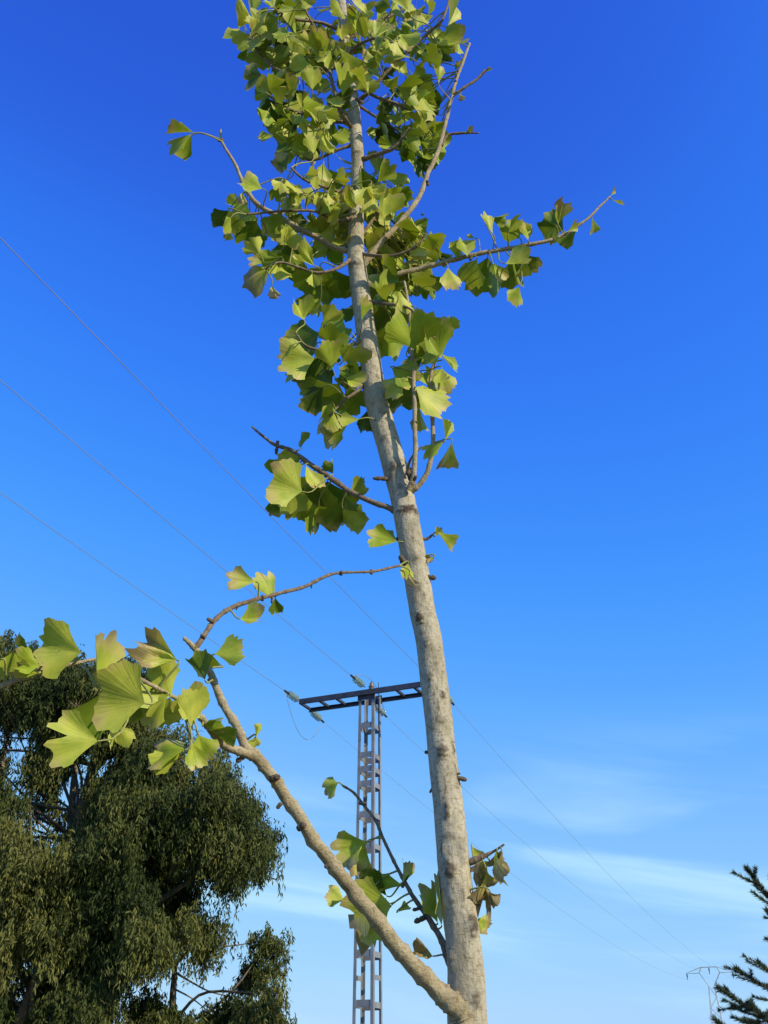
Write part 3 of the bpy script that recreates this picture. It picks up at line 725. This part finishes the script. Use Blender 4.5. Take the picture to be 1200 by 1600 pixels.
# hero leaves, nearest ones first: base px,py, angle, length, tau, rho, variant, dry, Y
H = [
 # left end, closest to the camera
 (127, 1020, 172, 72, 5, 8, 0, .05, 1.08), (226, 1099, 163, 80, 6, -5, 13, .10, 1.12), (165, 1078, 262, 70, 25, 30, 13, 0, 1.16), (153, 1158, 175, 76, -8, 28, 14, .15, 1.10, None, (222, 1062, 1.18)), (152, 1066, 93, 76, 10, 72, 4, .28, 1.10),
 (276, 1031, 178, 60, 15, 35, 10, .42, 1.19), (268, 1088, 150, 62, 10, 40, 3, .06, 1.21), (262, 1086, 205, 55, -10, 35, 5, .1, 1.20), (266, 1090, 250, 42, 10, 10, 0, .05, 1.20), (258, 1090, 280, 44, 10, 30, 2, .0, 1.22), (300, 1135, 95, 60, 5, 42, 2, .1, 1.23), (312, 1122, 140, 48, 0, 50, 7, .05, 1.24),
 (288, 1172, 175, 58, 20, 62, 5, .2, 1.22), (284, 1178, 186, 48, 10, 60, 8, 0, 1.23), (310, 1148, 285, 42, 0, 25, 0, .1, 1.23), (300, 1160, 275, 40, -10, 40, 4, .1, 1.22), (318, 1134, 30, 28, 20, 50, 7, .15, 1.28), (326, 1142, 330, 40, 25, 55, 8, 0, 1.29), (320, 1062, 120, 42, 25, 35, 8, 0, 1.31), (346, 1040, 160, 34, 20, 50, 2, .1, 1.37),
 (336, 1022, 12, 46, 5, 30, 2, .12, 1.32), (399, 909, 182, 43, 0, 35, 4, .38, 1.37), (424, 936, 95, 44, 10, 55, 5, .15, 1.40), (430, 934, 262, 24, 20, 30, 4, .05, 1.41), (375, 967, 355, 35, 10, 48, 7, .3, 1.36), (400, 1150, 265, 24, 0, 50, 5, .1, 1.37), (400, 1152, 95, 22, 10, 70, 9, .1, 1.37),
 (22, 1018, 250, 36, 10, 40, 2, .1, 1.07), (52, 1024, 165, 36, 20, 58, 5, .05, 1.08), (62, 1040, 185, 36, -10, 45, 7, .05, 1.07), (60, 1052, 200, 34, 0, 55, 10, .4, 1.07), (20, 1046, 170, 30, 30, 20, 8, .1, 1.10), (62, 1046, 150, 36, 30, 30, 8, 0, 1.12), (2, 1030, 200, 30, 20, 30, 0, .3, 1.05),
 (190, 1046, 255, 46, 15, 40, 10, .2, 1.18), (240, 1074, 255, 40, 20, 20, 8, .1, 1.20), (180, 1130, 265, 36, 10, 50, 7, .1, 1.13), (160, 1040, 300, 40, 30, 55, 5, .1, 1.16),
 # lower middle
 (528, 1223, 200, 28, 10, 40, 5, .2, 1.70), (575, 1316, 200, 54, 5, 22, 4, .25, 1.69), (570, 1318, 230, 48, -5, 38, 10, .35, 1.68), (538, 1406, 165, 30, 10, 45, 2, .25, 1.68), (610, 1412, 197, 68, 10, 12, 13, .12, 1.66), (612, 1414, 225, 76, 14, 50, 11, .35, 1.67), (604, 1400, 150, 50, 20, 40, 8, .0, 1.69), (690, 1446, 98, 78, 8, 74, 0, .2, 1.645), (684, 1442, 92, 60, 10, 72, 5, .25, 1.65), (676, 1494, 178, 33, 0, 45, 12, .75, 1.62),
 (628, 1382, 80, 36, 10, 60, 9, .3, 1.68), (630, 1384, 190, 42, 10, 65, 9, .1, 1.68), (622, 1425, 15, 20, 10, 70, 9, .1, 1.67),
 (776, 1328, 250, 44, 0, 70, 10, .60, 1.57), (764, 1346, 232, 36, 10, 35, 11, .75, 1.585), (760, 1362, 268, 52, 0, 58, 15, .55, 1.58), (752, 1372, 285, 40, 20, 20, 12, .8, 1.59), (784, 1328, 288, 22, 20, 75, 12, .95, 1.57), (766, 1394, 280, 24, 20, 30, 11, .95, 1.575), (745, 1436, 320, 26, 15, 30, 2, .3, 1.61), (737, 1322, 280, 30, 10, 45, 4, .5, 1.61),
 # on the trunk, mid height
 (621, 846, 180, 46, 5, 40, 4, .15, 1.58), (620, 842, 150, 34, 15, 55, 8, .0, 1.6), (684, 832, 310, 36, 0, 58, 9, .25, 1.59), (680, 838, 70, 16, 0, 30, 4, .1, 1.6), (638, 880, 260, 26, -10, 40, 2, .1, 1.55), (640, 895, 250, 20, -10, 40, 12, .6, 1.55), (678, 870, 225, 14, 0, 30, 10, .6, 1.59),
 # left branch at mid height
 (472, 768, 158, 58, -5, 20, 13, .15, 1.58), (455, 742, 255, 58, 15, 40, 8, .0, 1.63), (452, 712, 250, 40, 20, 40, 5, 0, 1.64), (470, 715, 200, 36, 15, 35, 8, .05, 1.63), (478, 728, 285, 40, -15, 50, 4, .1, 1.6), (500, 742, 235, 62, 30, 20, 1, 0, 1.66), (512, 752, 260, 60, 35, -20, 13, 0, 1.68), (498, 790, 275, 42, 25, 30, 3, .1, 1.66), (540, 778, 265, 56, 25, 35, 5, .15, 1.64), (536, 795, 300, 40, 25, 40, 8, .05, 1.65), (548, 770, 40, 28, 30, 35, 2, 0, 1.63), (432, 770, 280, 34, 30, 40, 8, .1, 1.66), (475, 770, 255, 44, 25, 20, 2, .05, 1.66), (470, 700, 100, 26, 20, 60, 5, .1, 1.64), (520, 740, 90, 20, 20, 50, 7, .1, 1.63),
 # left mass under the crown
 (498, 520, 215, 52, 25, 30, 13, 0, 1.58), (492, 560, 190, 58, -8, 20, 0, .15, 1.52), (500, 555, 250, 56, 25, -20, 8, 0, 1.58), (475, 500, 120, 34, 0, 40, 7, .05, 1.54), (505, 505, 55, 34, 0, 45, 2, .05, 1.54), (545, 520, 185, 56, 30, 35, 1, 0, 1.58), (565, 500, 95, 36, -10, 62, 4, .3, 1.54), (520, 575, 100, 44, -10, 25, 2, .05, 1.52), (535, 565, 60, 40, -10, 45, 7, .1, 1.52), (540, 590, 330, 34, -20, 30, 4, .2, 1.53), (530, 600, 230, 60, 30, 20, 5, 0, 1.6), (505, 605, 215, 44, 20, 35, 8, .1, 1.6), (545, 605, 300, 46, 30, 25, 1, 0, 1.6), (518, 630, 240, 40, 0, 45, 7, .15, 1.56), (540, 640, 215, 62, 20, 48, 5, .1, 1.59), (545, 660, 195, 42, 20, 50, 8, .15, 1.58), (562, 655, 200, 32, 0, 45, 4, .15, 1.56), (575, 640, 265, 34, 20, 40, 2, 0, 1.62), (565, 600, 150, 40, 25, 30, 8, 0, 1.6), (475, 545, 210, 36, 20, 50, 5, .1, 1.57),
 # right shoots
 (645, 545, 100, 62, -5, 15, 3, .1, 1.50), (600, 470, 300, 58, 30, 10, 13, 0, 1.58), (575, 455, 330, 60, 35, -15, 13, 0, 1.6), (610, 505, 260, 50, 30, 25, 8, 0, 1.6), (612, 575, 330, 46, 5, 30, 0, .1, 1.53), (635, 590, 200, 42, 0, 40, 5, .1, 1.53), (640, 600, 250, 44, 30, 25, 1, 0, 1.57), (650, 605, 320, 60, 10, 40, 2, .1, 1.53), (655, 635, 285, 40, 20, 55, 9, .1, 1.56), (676, 600, 20, 26, 10, 40, 4, .15, 1.56), (690, 560, 130, 54, 0, 40, 7, .15, 1.54), (660, 570, 40, 30, 10, 45, 2, .1, 1.54), (690, 575, 275, 40, 5, 40, 0, .2, 1.55), (694, 690, 195, 38, 10, 62, 5, .1, 1.55), (695, 688, 88, 34, 10, 68, 9, .1, 1.55), (706, 690, 245, 46, 5, 66, 9, .3, 1.55), (660, 560, 200, 34, 20, 30, 8, .05, 1.56), (682, 520, 250, 34, 10, 40, 5, .1, 1.54), (625, 455, 255, 40, -10, 50, 7, .1, 1.52), (590, 480, 70, 30, 20, 40, 2, 0, 1.57), (650, 480, 320, 40, 20, 50, 4, .1, 1.54), (605, 600, 290, 40, 30, 40, 8, .1, 1.64),
 # right branch
 (765, 340, 10, 36, 20, 60, 9, .1, 1.56), (770, 365, 130, 42, 0, 55, 4, .05, 1.56), (795, 362, 60, 38, 5, 50, 7, .1, 1.55), (812, 372, 130, 40, 20, 30, 8, .05, 1.57), (825, 375, 100, 34, 10, 45, 2, .15, 1.56), (872, 350, 105, 40, 0, 40, 10, .35, 1.56), (880, 360, 140, 46, 25, 30, 8, .05, 1.57), (868, 355, 230, 30, 15, 45, 5, .1, 1.56), (888, 362, 60, 26, 15, 55, 4, .15, 1.56), (762, 402, 265, 66, 25, 15, 8, .05, 1.6), (745, 405, 235, 52, 15, 30, 5, .1, 1.58), (770, 410, 290, 40, 10, 40, 4, .2, 1.57), (790, 412, 0, 46, 5, 45, 7, .15, 1.56), (800, 405, 280, 50, 25, 30, 8, 0, 1.58), (815, 395, 290, 44, 20, 40, 5, .1, 1.58), (812, 448, 245, 38, 0, 30, 2, .2, 1.56), (820, 400, 250, 40, 5, 55, 9, .1, 1.57), (730, 400, 105, 36, 10, 35, 0, .1, 1.57), (715, 405, 80, 34, 15, 45, 8, .05, 1.58), (700, 418, 280, 44, 5, 30, 2, .3, 1.57), (742, 372, 180, 16, 0, 40, 4, .3, 1.58), (925, 340, 270, 30, 5, 62, 9, .15, 1.57), (954, 306, 75, 20, 5, 74, 4, .4, 1.57), (957, 312, 322, 24, 5, 76, 4, .2, 1.57), (900, 360, 210, 34, 30, 50, 8, 0, 1.58),
 # upper left branch
 (300, 209, 195, 54, 5, 48, 5, .1, 1.50), (300, 212, 215, 48, 10, 30, 8, .1, 1.52), (302, 207, 175, 50, 0, 66, 9, .3, 1.50), (410, 295, 165, 46, 0, 40, 0, .1, 1.50), (395, 335, 190, 50, 25, 30, 1, 0, 1.58), (400, 345, 230, 46, 25, 35, 13, 0, 1.6), (440, 330, 250, 60, 0, 35, 2, .1, 1.53), (452, 352, 255, 40, 10, 40, 7, .1, 1.54), (475, 305, 190, 46, -5, 48, 5, .05, 1.5), (358, 358, 250, 22, 0, 40, 9, .1, 1.55), (412, 368, 190, 26, 20, 40, 8, 0, 1.55), (422, 420, 212, 60, 0, 30, 15, .42, 1.52), (424, 408, 190, 42, 10, 40, 4, .4, 1.52), (425, 445, 250, 26, 0, 45, 12, .5, 1.52), (380, 300, 230, 22, 0, 50, 12, .5, 1.55),
 (470, 400, 230, 50, 30, 20, 13, 0, 1.58), (500, 415, 250, 56, 30, -20, 1, 0, 1.58), (520, 420, 270, 56, 30, 15, 13, 0, 1.6), (490, 450, 260, 48, 25, 40, 8, 0, 1.6), (460, 380, 245, 40, 20, 30, 5, 0, 1.57), (440, 390, 215, 38, 20, 30, 8, .1, 1.57), (560, 480, 190, 34, 25, 40, 8, 0, 1.64), (500, 470, 250, 30, 25, 50, 5, .1, 1.6),
 # top
 (425, 50, 150, 52, 0, 25, 4, .1, 1.6), (424, 52, 190, 54, 10, 55, 5, .05, 1.6), (420, 60, 215, 50, 30, 30, 8, 0, 1.63), (395, 20, 90, 30, 20, 40, 8, 0, 1.62), (490, 105, 200, 46, -5, 20, 3, .1, 1.5), (488, 140, 95, 40, -5, 35, 2, .1, 1.5), (530, 75, 290, 62, 0, 55, 9, .1, 1.5), (535, 150, 100, 58, 0, 50, 4, .1, 1.5), (556, 140, 60, 40, 0, 50, 7, .15, 1.52), (575, 145, 120, 52, 0, 62, 9, .1, 1.5), (640, 122, 150, 42, 0, 42, 4, .15, 1.52), (645, 120, 285, 84, 10, 58, 2, .1, 1.54), (685, 130, 100, 36, 0, 55, 9, .15, 1.56), (690, 70, 10, 46, 15, 30, 7, .15, 1.54), (665, 70, 350, 50, 25, 45, 8, 0, 1.56), (718, 85, 100, 36, 15, 45, 8, .2, 1.58), (700, 40, 80, 50, 10, 68, 9, .1, 1.5), (575, 50, 95, 26, 0, 45, 9, .1, 1.5), (640, 20, 100, 50, 10, 45, 8, .05, 1.52), (712, 110, 95, 14, 0, 30, 12, .3, 1.58), (720, 146, 250, 16, 0, 30, 12, .5, 1.58), (727, 208, 0, 14, 0, 40, 12, .5, 1.59), (758, 112, 60, 10, 0, 40, 12, .3, 1.58),
 (450, 160, 230, 50, 25, 30, 13, 0, 1.58), (430, 140, 200, 46, 25, 25, 1, 0, 1.58), (480, 165, 300, 46, 0, 35, 7, .05, 1.5), (500, 160, 240, 50, -5, 40, 3, .05, 1.5), (470, 225, 180, 50, 25, 30, 13, 0, 1.6), (490, 240, 100, 36, 0, 40, 2, .1, 1.52), (505, 255, 260, 36, -5, 40, 4, .15, 1.5), (448, 265, 130, 36, 20, 40, 8, .3, 1.58), (580, 290, 250, 50, -5, 30, 2, .05, 1.5), (590, 285, 60, 44, 0, 40, 4, .2, 1.55), (600, 340, 95, 50, 0, 50, 7, .05, 1.54),
]
for h in H: leaf(*h)

# fill of the crown: clusters (cx, cy, rx, ry, count, size)
CL = [(470, 50, 75, 55, 20, 38), (610, 45, 85, 50, 22, 38), (465, 130, 70, 60, 16, 38), (560, 90, 45, 50, 8, 36), (490, 210, 45, 50, 12, 38), (640, 185, 50, 55, 26, 37), (655, 225, 30, 25, 6, 36), (430, 60, 50, 55, 10, 38), (540, 370, 50, 40, 8, 40), (500, 310, 70, 50, 16, 38), (580, 310, 45, 55, 12, 40), (470, 390, 75, 40, 10, 40), (620, 400, 60, 55, 34, 42), (600, 460, 50, 40, 8, 44), (380, 335, 25, 20, 4, 36), (470, 60, 85, 60, 24, 31), (610, 60, 90, 60, 22, 31), (480, 170, 65, 70, 18, 31), (640, 190, 45, 55, 10, 31), (500, 310, 80, 55, 16, 31), (600, 330, 40, 50, 8, 31), (630, 410, 60, 55, 14, 33), (500, 560, 45, 60, 8, 33), (670, 560, 30, 60, 8, 33)]
rl = random.Random(21)
KEYS = np.array([i for i, q_ in enumerate(SAMPLES) if q_[3] in ('b4', 'b5', 'b6', 's1', 's2')])
extra = []
for (cx_, cy_, rx, ry, n, sz) in CL:
    for _ in range(int(n * 1.5)):
        while True:
            a, b_ = rl.uniform(-1, 1), rl.uniform(-1, 1)
            if a * a + b_ * b_ < 1: break
        px, py = cx_ + a * rx, cy_ + b_ * ry
        i = int(np.argmin(((SPX - (px, py)) ** 2).sum(1)))
        Y = SP3[i][1] + rl.gauss(0.03, 0.05)
        out_ = math.degrees(math.atan2(-(py - SPX[i][1]), px - SPX[i][0]))
        ang = out_ + rl.gauss(0, 50)
        if rl.random() < 0.35: ang = 270 + rl.gauss(0, 50)
        j = KEYS[int(np.argmin(((SPX[KEYS] - (px, py)) ** 2).sum(1)))]
        if ((SPX[j] - (px, py)) ** 2).sum() < 34 ** 2: Y = SP3[j][1] + 0.025 + abs(rl.gauss(0, 0.035))
        leaf(px, py, ang, sz * rl.uniform(0.72, 1.1), rl.uniform(-30, 36), rl.uniform(-78, 78), rl.choice([0, 1, 2, 3, 4, 5, 7, 8, 13, 14, 15, 9, 6, 4, 7, 10, 12, 16, 17]), rl.choice([0, 0, .05, .1, .1, .2, .3]), Y)
rest_leaves()
print('ginkgo leaves', leaves_n)

# ------------------------------------------------------------------ background trees
def in_poly(x, y, P):
    c = False; j = len(P) - 1
    for i in range(len(P)):
        xi, yi = P[i]; xj, yj = P[j]
        if (yi > y) != (yj > y) and x < (xj - xi) * (y - yi) / (yj - yi) + xi: c = not c
        j = i
    return c
def leaf_cloud(name, centres, per, L, W, mat, parent, O, rngl, droop=1.1, sp_h=0.25, sp_v=0.7):
    """centres: (Vector, scale, tone). Narrow hanging leaves, one kite each."""
    Vs, Ts = [], []
    for c, s, tone in centres:
        n = int(per * s)
        # leaves hang on a few drooping strings inside the clump
        k = max(3, n // 14)
        st = rngl.normal(0, 1, (k, 3)) * np.array([sp_h, sp_h, sp_v * 0.4]) * s
        ln_s = rngl.uniform(0.25, 1.0, k) * sp_v * s
        sw = rngl.normal(0, 0.22, (k, 2))
        idx = rngl.integers(0, k, n); tt = rngl.random(n)
        pos = st[idx] + rngl.normal(0, 1, (n, 3)) * np.array([0.045, 0.045, 0.05]) + np.array(c)
        pos[:, 2] -= tt * ln_s[idx]
        pos[:, :2] += sw[idx] * (tt * ln_s[idx])[:, None]
        d = rngl.normal(0, 0.5, (n, 3)); d[:, 2] -= droop; d /= np.linalg.norm(d, axis=1)[:, None]
        q = rngl.normal(0, 1, (n, 3)); w = np.cross(d, q); w /= np.linalg.norm(w, axis=1)[:, None]
        ln = L * rngl.uniform(0.6, 1.25, n)[:, None]; wd = W * rngl.uniform(0.7, 1.3, n)[:, None]
        v = np.stack([pos, pos + d * ln * 0.4 + w * wd, pos + d * ln, pos + d * ln * 0.4 - w * wd], 1)
        Vs.append(v.reshape(-1, 3)); Ts.append(np.repeat(np.clip(tone + rngl.normal(0, .16, n), 0, 1), 4))
    V = np.concatenate(Vs) - np.array(O); T = np.concatenate(Ts)
    n = len(V) // 4
    me = bpy.data.meshes.new(name)
    me.vertices.add(len(V)); me.vertices.foreach_set('co', V.astype(np.float32).ravel())
    me.loops.add(n * 4); me.loops.foreach_set('vertex_index', np.arange(n * 4, dtype=np.int32))
    me.polygons.add(n); me.polygons.foreach_set('loop_start', np.arange(0, n * 4, 4, dtype=np.int32))
    me.update(calc_edges=True)
    me.attributes.new('tone', 'FLOAT', 'POINT').data.foreach_set('value', T.astype(np.float32))
    me.materials.append(mat)
    return from_mesh(name, me, parent)

def grown(P, k):
    cx_ = sum(p[0] for p in P) / len(P); cy_ = sum(p[1] for p in P) / len(P)
    return [(cx_ + (x - cx_) * k, cy_ + (y - cy_) * k) for x, y in P]
def eucalyptus(name, label, polys, holes, Y, dspread, n, axis_px, base_px, per, seed, limb_px, scale=1.0, off=[]):
    holes = [grown(h, 1.22) for h in holes]
    rr = random.Random(seed); rg = np.random.default_rng(seed)
    base = at(base_px, 1640, Y); base.z = 0
    root = thing(name, label, 'tree', base)
    xs = [p[0] for P in polys for p in P]; ys = [p[1] for P in polys for p in P]
    C = []; boughs = []; tries = 0
    ok = lambda x, y: any(in_poly(x, y, P) for P in polys) and not any(in_poly(x, y, P) for P in holes)
    while len(boughs) < n and tries < 60000:
        tries += 1
        x, y = rr.uniform(min(xs), max(xs)), rr.uniform(min(ys), max(ys))
        if not ok(x, y): continue
        k = rr.uniform(-1, 1)
        if any((x - b[0]) ** 2 + (y - b[1]) ** 2 + ((k - b[2]) * 60) ** 2 < (35 * scale) ** 2 for b in boughs): continue
        boughs.append((x, y, k))
        c0 = at(x, y, Y + k * dspread); rad = rr.uniform(0.45, 1.05) * scale
        tone = min(1, max(0, 0.5 + rr.gauss(0, .3)))
        for _ in range(13):
            dv_ = Vector((rr.gauss(0, 1), rr.gauss(0, 1), rr.gauss(0, 1))).normalized()
            p = c0 + Vector((dv_.x, dv_.y, dv_.z * .8)) * rad * rr.uniform(.55, 1)
            q = pix(p)
            if not ok(q[0], q[1] + 8): continue
            C.append((p, rr.uniform(0.6, 1.15) * scale, min(1, max(0, tone + rr.gauss(0, .08)))))
    for (x, y, s) in off: C.append((at(x, y, Y + rr.uniform(-.5, .5)), s, 0.5))
    leaf_cloud('crown', C, per, 0.175, 0.020, M_EUC, root, base, rg)
    # trunk and limbs
    zt = at(axis_px[-1][0], axis_px[-1][1], Y).z
    tp = [(Vector((base.x, base.y, -0.1)), axis_px[0][2] * 1.25)] + [(at(x, y, Y), w) for x, y, w in axis_px]
    v, f = tube_data(spline(tp, 40), 12, base, rough=.15, freq=1.5)
    mesh_obj('trunk', v, f, M_EUC_BARK, root)
    for L in limb_px:
        pts = [(at(x, y, Y + dy), w) for x, y, w, dy in L]
        v, f = tube_data(spline(pts, 20), 8, base, rough=.15, freq=2)
        mesh_obj('limb', v, f, M_EUC_BARK, root)
    ax = [p for p, r in spline(tp, 40)]
    for c, s, t in C[::22]:
        low = [a for a in ax if a.z < c.z - 0.6 and a.z > 2.5]
        if not low: continue
        a = low[-1] if rr.random() < .4 else rr.choice(low)
        jit = lambda k: Vector((rr.gauss(0, k), rr.gauss(0, k), rr.gauss(0, k)))
        v, f = tube_data(spline([(a, 0.06), (a.lerp(c, .3) + Vector((0, 0, .35)) + jit(.2), 0.042), (a.lerp(c, .65) + Vector((0, 0, .45)) + jit(.22), 0.026), (c, 0.008)], 14), 5, base)
        mesh_obj('limb', v, f, M_EUC_BARK, root)

EP = [[(-260, 1120), (-150, 1030), (-40, 1000), (25, 1000), (60, 1030), (130, 1030), (200, 1035), (260, 1090), (310, 1140), (345, 1190), (385, 1250), (400, 1290), (425, 1310), (415, 1345), (390, 1365), (370, 1400), (362, 1450), (345, 1480), (300, 1492), (250, 1500), (200, 1520), (170, 1610), (60, 1640), (-10, 1640), (-60, 1600), (-260, 1500)]]
EH = [[(8, 1140), (50, 1130), (58, 1180), (30, 1215), (10, 1190)], [(92, 1235), (108, 1205), (132, 1190), (138, 1230), (128, 1300), (105, 1270), (95, 1300), (45, 1300), (48, 1270), (85, 1285)], [(22, 1530), (50, 1470), (70, 1485), (60, 1510), (40, 1545)], [(320, 1270), (345, 1258), (350, 1285), (325, 1290)], [(122, 1080), (138, 1080), (136, 1110), (124, 1112)], [(292, 1405), (320, 1405), (318, 1424), (295, 1424)], [(200, 1530), (250, 1505), (300, 1500), (310, 1540), (280, 1620), (200, 1620)], [(20, 1570), (70, 1560), (60, 1640), (20, 1640)]]
eucalyptus('eucalyptus_tree', 'tall dense eucalyptus with dark drooping foliage filling the lower left corner', EP, EH, 30.0, 3.2, 175, [(60, 1620, 0.30), (95, 1450, .26), (120, 1300, .2), (150, 1180, .14), (160, 1090, .07), (165, 1050, .03)], 55, 430, 5,
           [[(20, 1640, .2, 0), (45, 1560, .16, -.6), (75, 1500, .13, -1), (130, 1440, .1, -1.2), (165, 1380, .06, -1.4)], [(75, 1540, .16, 0), (20, 1400, .13, .5), (0, 1250, .1, .8), (15, 1120, .06, .9)], [(100, 1440, .16, 0), (200, 1330, .12, .8), (270, 1250, .08, 1), (310, 1190, .05, 1)], [(110, 1350, .14, 0), (112, 1270, .12, .8), (118, 1200, .09, 1), (135, 1120, .06, 1)], [(85, 1500, .16, 0), (170, 1460, .12, -.8), (260, 1400, .08, -1.2), (350, 1340, .04, -1.3)], [(48, 1600, .08, -1), (52, 1540, .07, -1), (58, 1500, .05, -1)]],
           off=[(12, 992, .5), (50, 1012, .5), (180, 1028, .5), (425, 1312, .45), (432, 1300, .35), (405, 1365, .4), (398, 1255, .5), (20, 1005, .6), (418, 1330, .4), (345, 1170, .5)])
SPOLY = [[(412, 1455), (436, 1465), (440, 1495), (432, 1530), (440, 1570), (440, 1640), (300, 1640), (310, 1590), (345, 1570), (372, 1545), (380, 1510), (395, 1475)], [(200, 1570), (240, 1560), (260, 1590), (300, 1600), (300, 1640), (180, 1640)]]
eucalyptus('eucalyptus_tree', 'smaller sparse eucalyptus with a bare pole-like stem, right of the tall dense one', SPOLY, [], 31.0, 1.2, 26, [(268, 1615, .11), (270, 1560, .095), (273, 1520, .08), (275, 1505, .06)], 267, 300, 9,
           [[(275, 1520, .035, 0), (300, 1535, .028, 0), (330, 1550, .02, 0), (375, 1560, .012, 0)], [(270, 1600, .05, 0), (320, 1585, .04, 0), (370, 1540, .03, 0), (405, 1490, .015, 0)], [(268, 1625, .06, 0), (330, 1630, .05, 0), (400, 1600, .03, 0), (425, 1540, .015, 0)], [(272, 1545, .03, 0), (300, 1560, .02, 0), (325, 1580, .01, 0)]],
           scale=0.72, off=[(418, 1450, .35), (436, 1475, .3), (442, 1520, .25)])

def conifer():
    Y = 10.0
    base = at(1345, 1640, Y); base.z = 0
    root = thing('conifer_tree', 'dark conifer with upswept bristly branches reaching in from the right edge', 'tree', base)
    rr = random.Random(4)
    top = 4.9
    v, f = tube_data(spline([(Vector((0, 0, -0.1)), .10), (Vector((0, 0, 1.5)), .075), (Vector((0.03, 0, 3.2)), .045), (Vector((0, 0, top)), .008)], 24), 10, rough=.15, freq=6)
    mesh_obj('trunk', v, f, M_CON_BARK, root)
    axis = lambda z: base + Vector((0, 0, z))
    VS, TS = [], []
    def needles(pts, r0, n, Ln):
        for _ in range(n):
            t = rr.random(); k = t * (len(pts) - 1); i = min(int(k), len(pts) - 2)
            p = pts[i][0].lerp(pts[i + 1][0], k - i); T = (pts[i + 1][0] - pts[i][0]).normalized()
            q = Vector((rr.gauss(0, 1), rr.gauss(0, 1), rr.gauss(0, 1))); q = (q - T * q.dot(T)).normalized()
            d = (q * 0.75 + T * 0.75 + Vector((0, 0, 0.1))).normalized(); w = d.cross(Vector((rr.gauss(0, 1), rr.gauss(0, 1), rr.gauss(0, 1)))).normalized() * 0.0035
            L = Ln * rr.uniform(.5, 1.5); p = p + q * r0
            VS.extend([p + w - base, p - w - base, p + d * L - base]); TS.extend([rr.random() * .8] * 3)
    def branch(pts, w, dens=1.0, twigs=10):
        sp_ = spline([(p, w * (1 - 0.85 * i / (len(pts) - 1))) for i, p in enumerate(pts)], 16)
        v, f = tube_data(sp_, 6, base); mesh_obj('branch', v, f, M_CON_BARK, root)
        Ltot = sum((sp_[i + 1][0] - sp_[i][0]).length for i in range(15))
        needles(sp_[5:], .004, int(720 * Ltot * dens), 0.040)
        for k in range(twigs):
            t = 0.25 + 0.72 * k / twigs; i = int(t * 15); p = sp_[i][0]; T = (sp_[i + 1][0] - sp_[i][0]).normalized()
            sgn = 1 if k % 2 else -1
            side = T.cross(Z).normalized() * sgn
            d = (T * 0.8 + side * rr.uniform(.4, .8) + Z * rr.uniform(-.6, .3)).normalized()
            L = Ltot * (0.34 * (1 - t) + 0.06) * rr.uniform(.5, 1.5)
            q = [(p, w * .3), (p + d * L * .5 + Z * 0.01, w * .2), (p + d * L + Z * L * .1, w * .08)]
            v, f = tube_data(spline(q, 6), 4, base); mesh_obj('twig', v, f, M_CON_BARK, root)
            needles(spline(q, 6), .002, int(850 * L * dens), 0.036)
    # branches whose tips show in the picture
    shown = [([(1330, 1500), (1260, 1455), (1205, 1405), (1166, 1356)], .03, 1.5, 9), ([(1330, 1640), (1250, 1615), (1180, 1580), (1120, 1542)], .022, 1.2, 12), ([(1330, 1600), (1260, 1570), (1200, 1545), (1148, 1513)], .02, .9, 10), ([(1330, 1575), (1270, 1555), (1215, 1525), (1182, 1502)], .02, .8, 8), ([(1340, 1560), (1280, 1520), (1235, 1480), (1197, 1420)], .02, 1.0, 8), ([(1330, 1700), (1250, 1670), (1180, 1640), (1118, 1594)], .022, 1.2, 12), ([(1330, 1660), (1260, 1630), (1210, 1600), (1168, 1566)], .022, 1.5, 10)]
    for k, (P, w, dn, tw) in enumerate(shown):
        pts = [at(x, y, Y + rr.uniform(-.1, .1) - 0.25 * j) for j, (x, y) in enumerate(P)]
        pts[0] = Vector((base.x, base.y, pts[0].z))
        branch(pts, w, dn, tw)
    # the rest of the crown, outside the frame
    for k in range(26):
        z = 0.7 + 4.0 * k / 26; a = k * 2.4
        L = 1.25 * (1 - z / 5.4) + 0.15
        dr = Vector((math.cos(a), math.sin(a), 0))
        if dr.x < -0.35: continue
        p = axis(z)
        branch([p, p + dr * L * .4 + Z * .05, p + dr * L * .8 + Z * .2, p + dr * L + Z * .38], .022, .8, 8)
    me = bpy.data.meshes.new('needles')
    me.from_pydata([tuple(q) for q in VS], [], [(i, i + 1, i + 2) for i in range(0, len(VS), 3)])
    me.attributes.new('tone', 'FLOAT', 'POINT').data.foreach_set('value', TS)
    me.materials.append(M_CON)
    o = from_mesh('needles', me, root); o['kind'] = 'stuff'
conifer()
for o in bpy.data.objects:
    if o.name.startswith('crown'): o['kind'] = 'stuff'
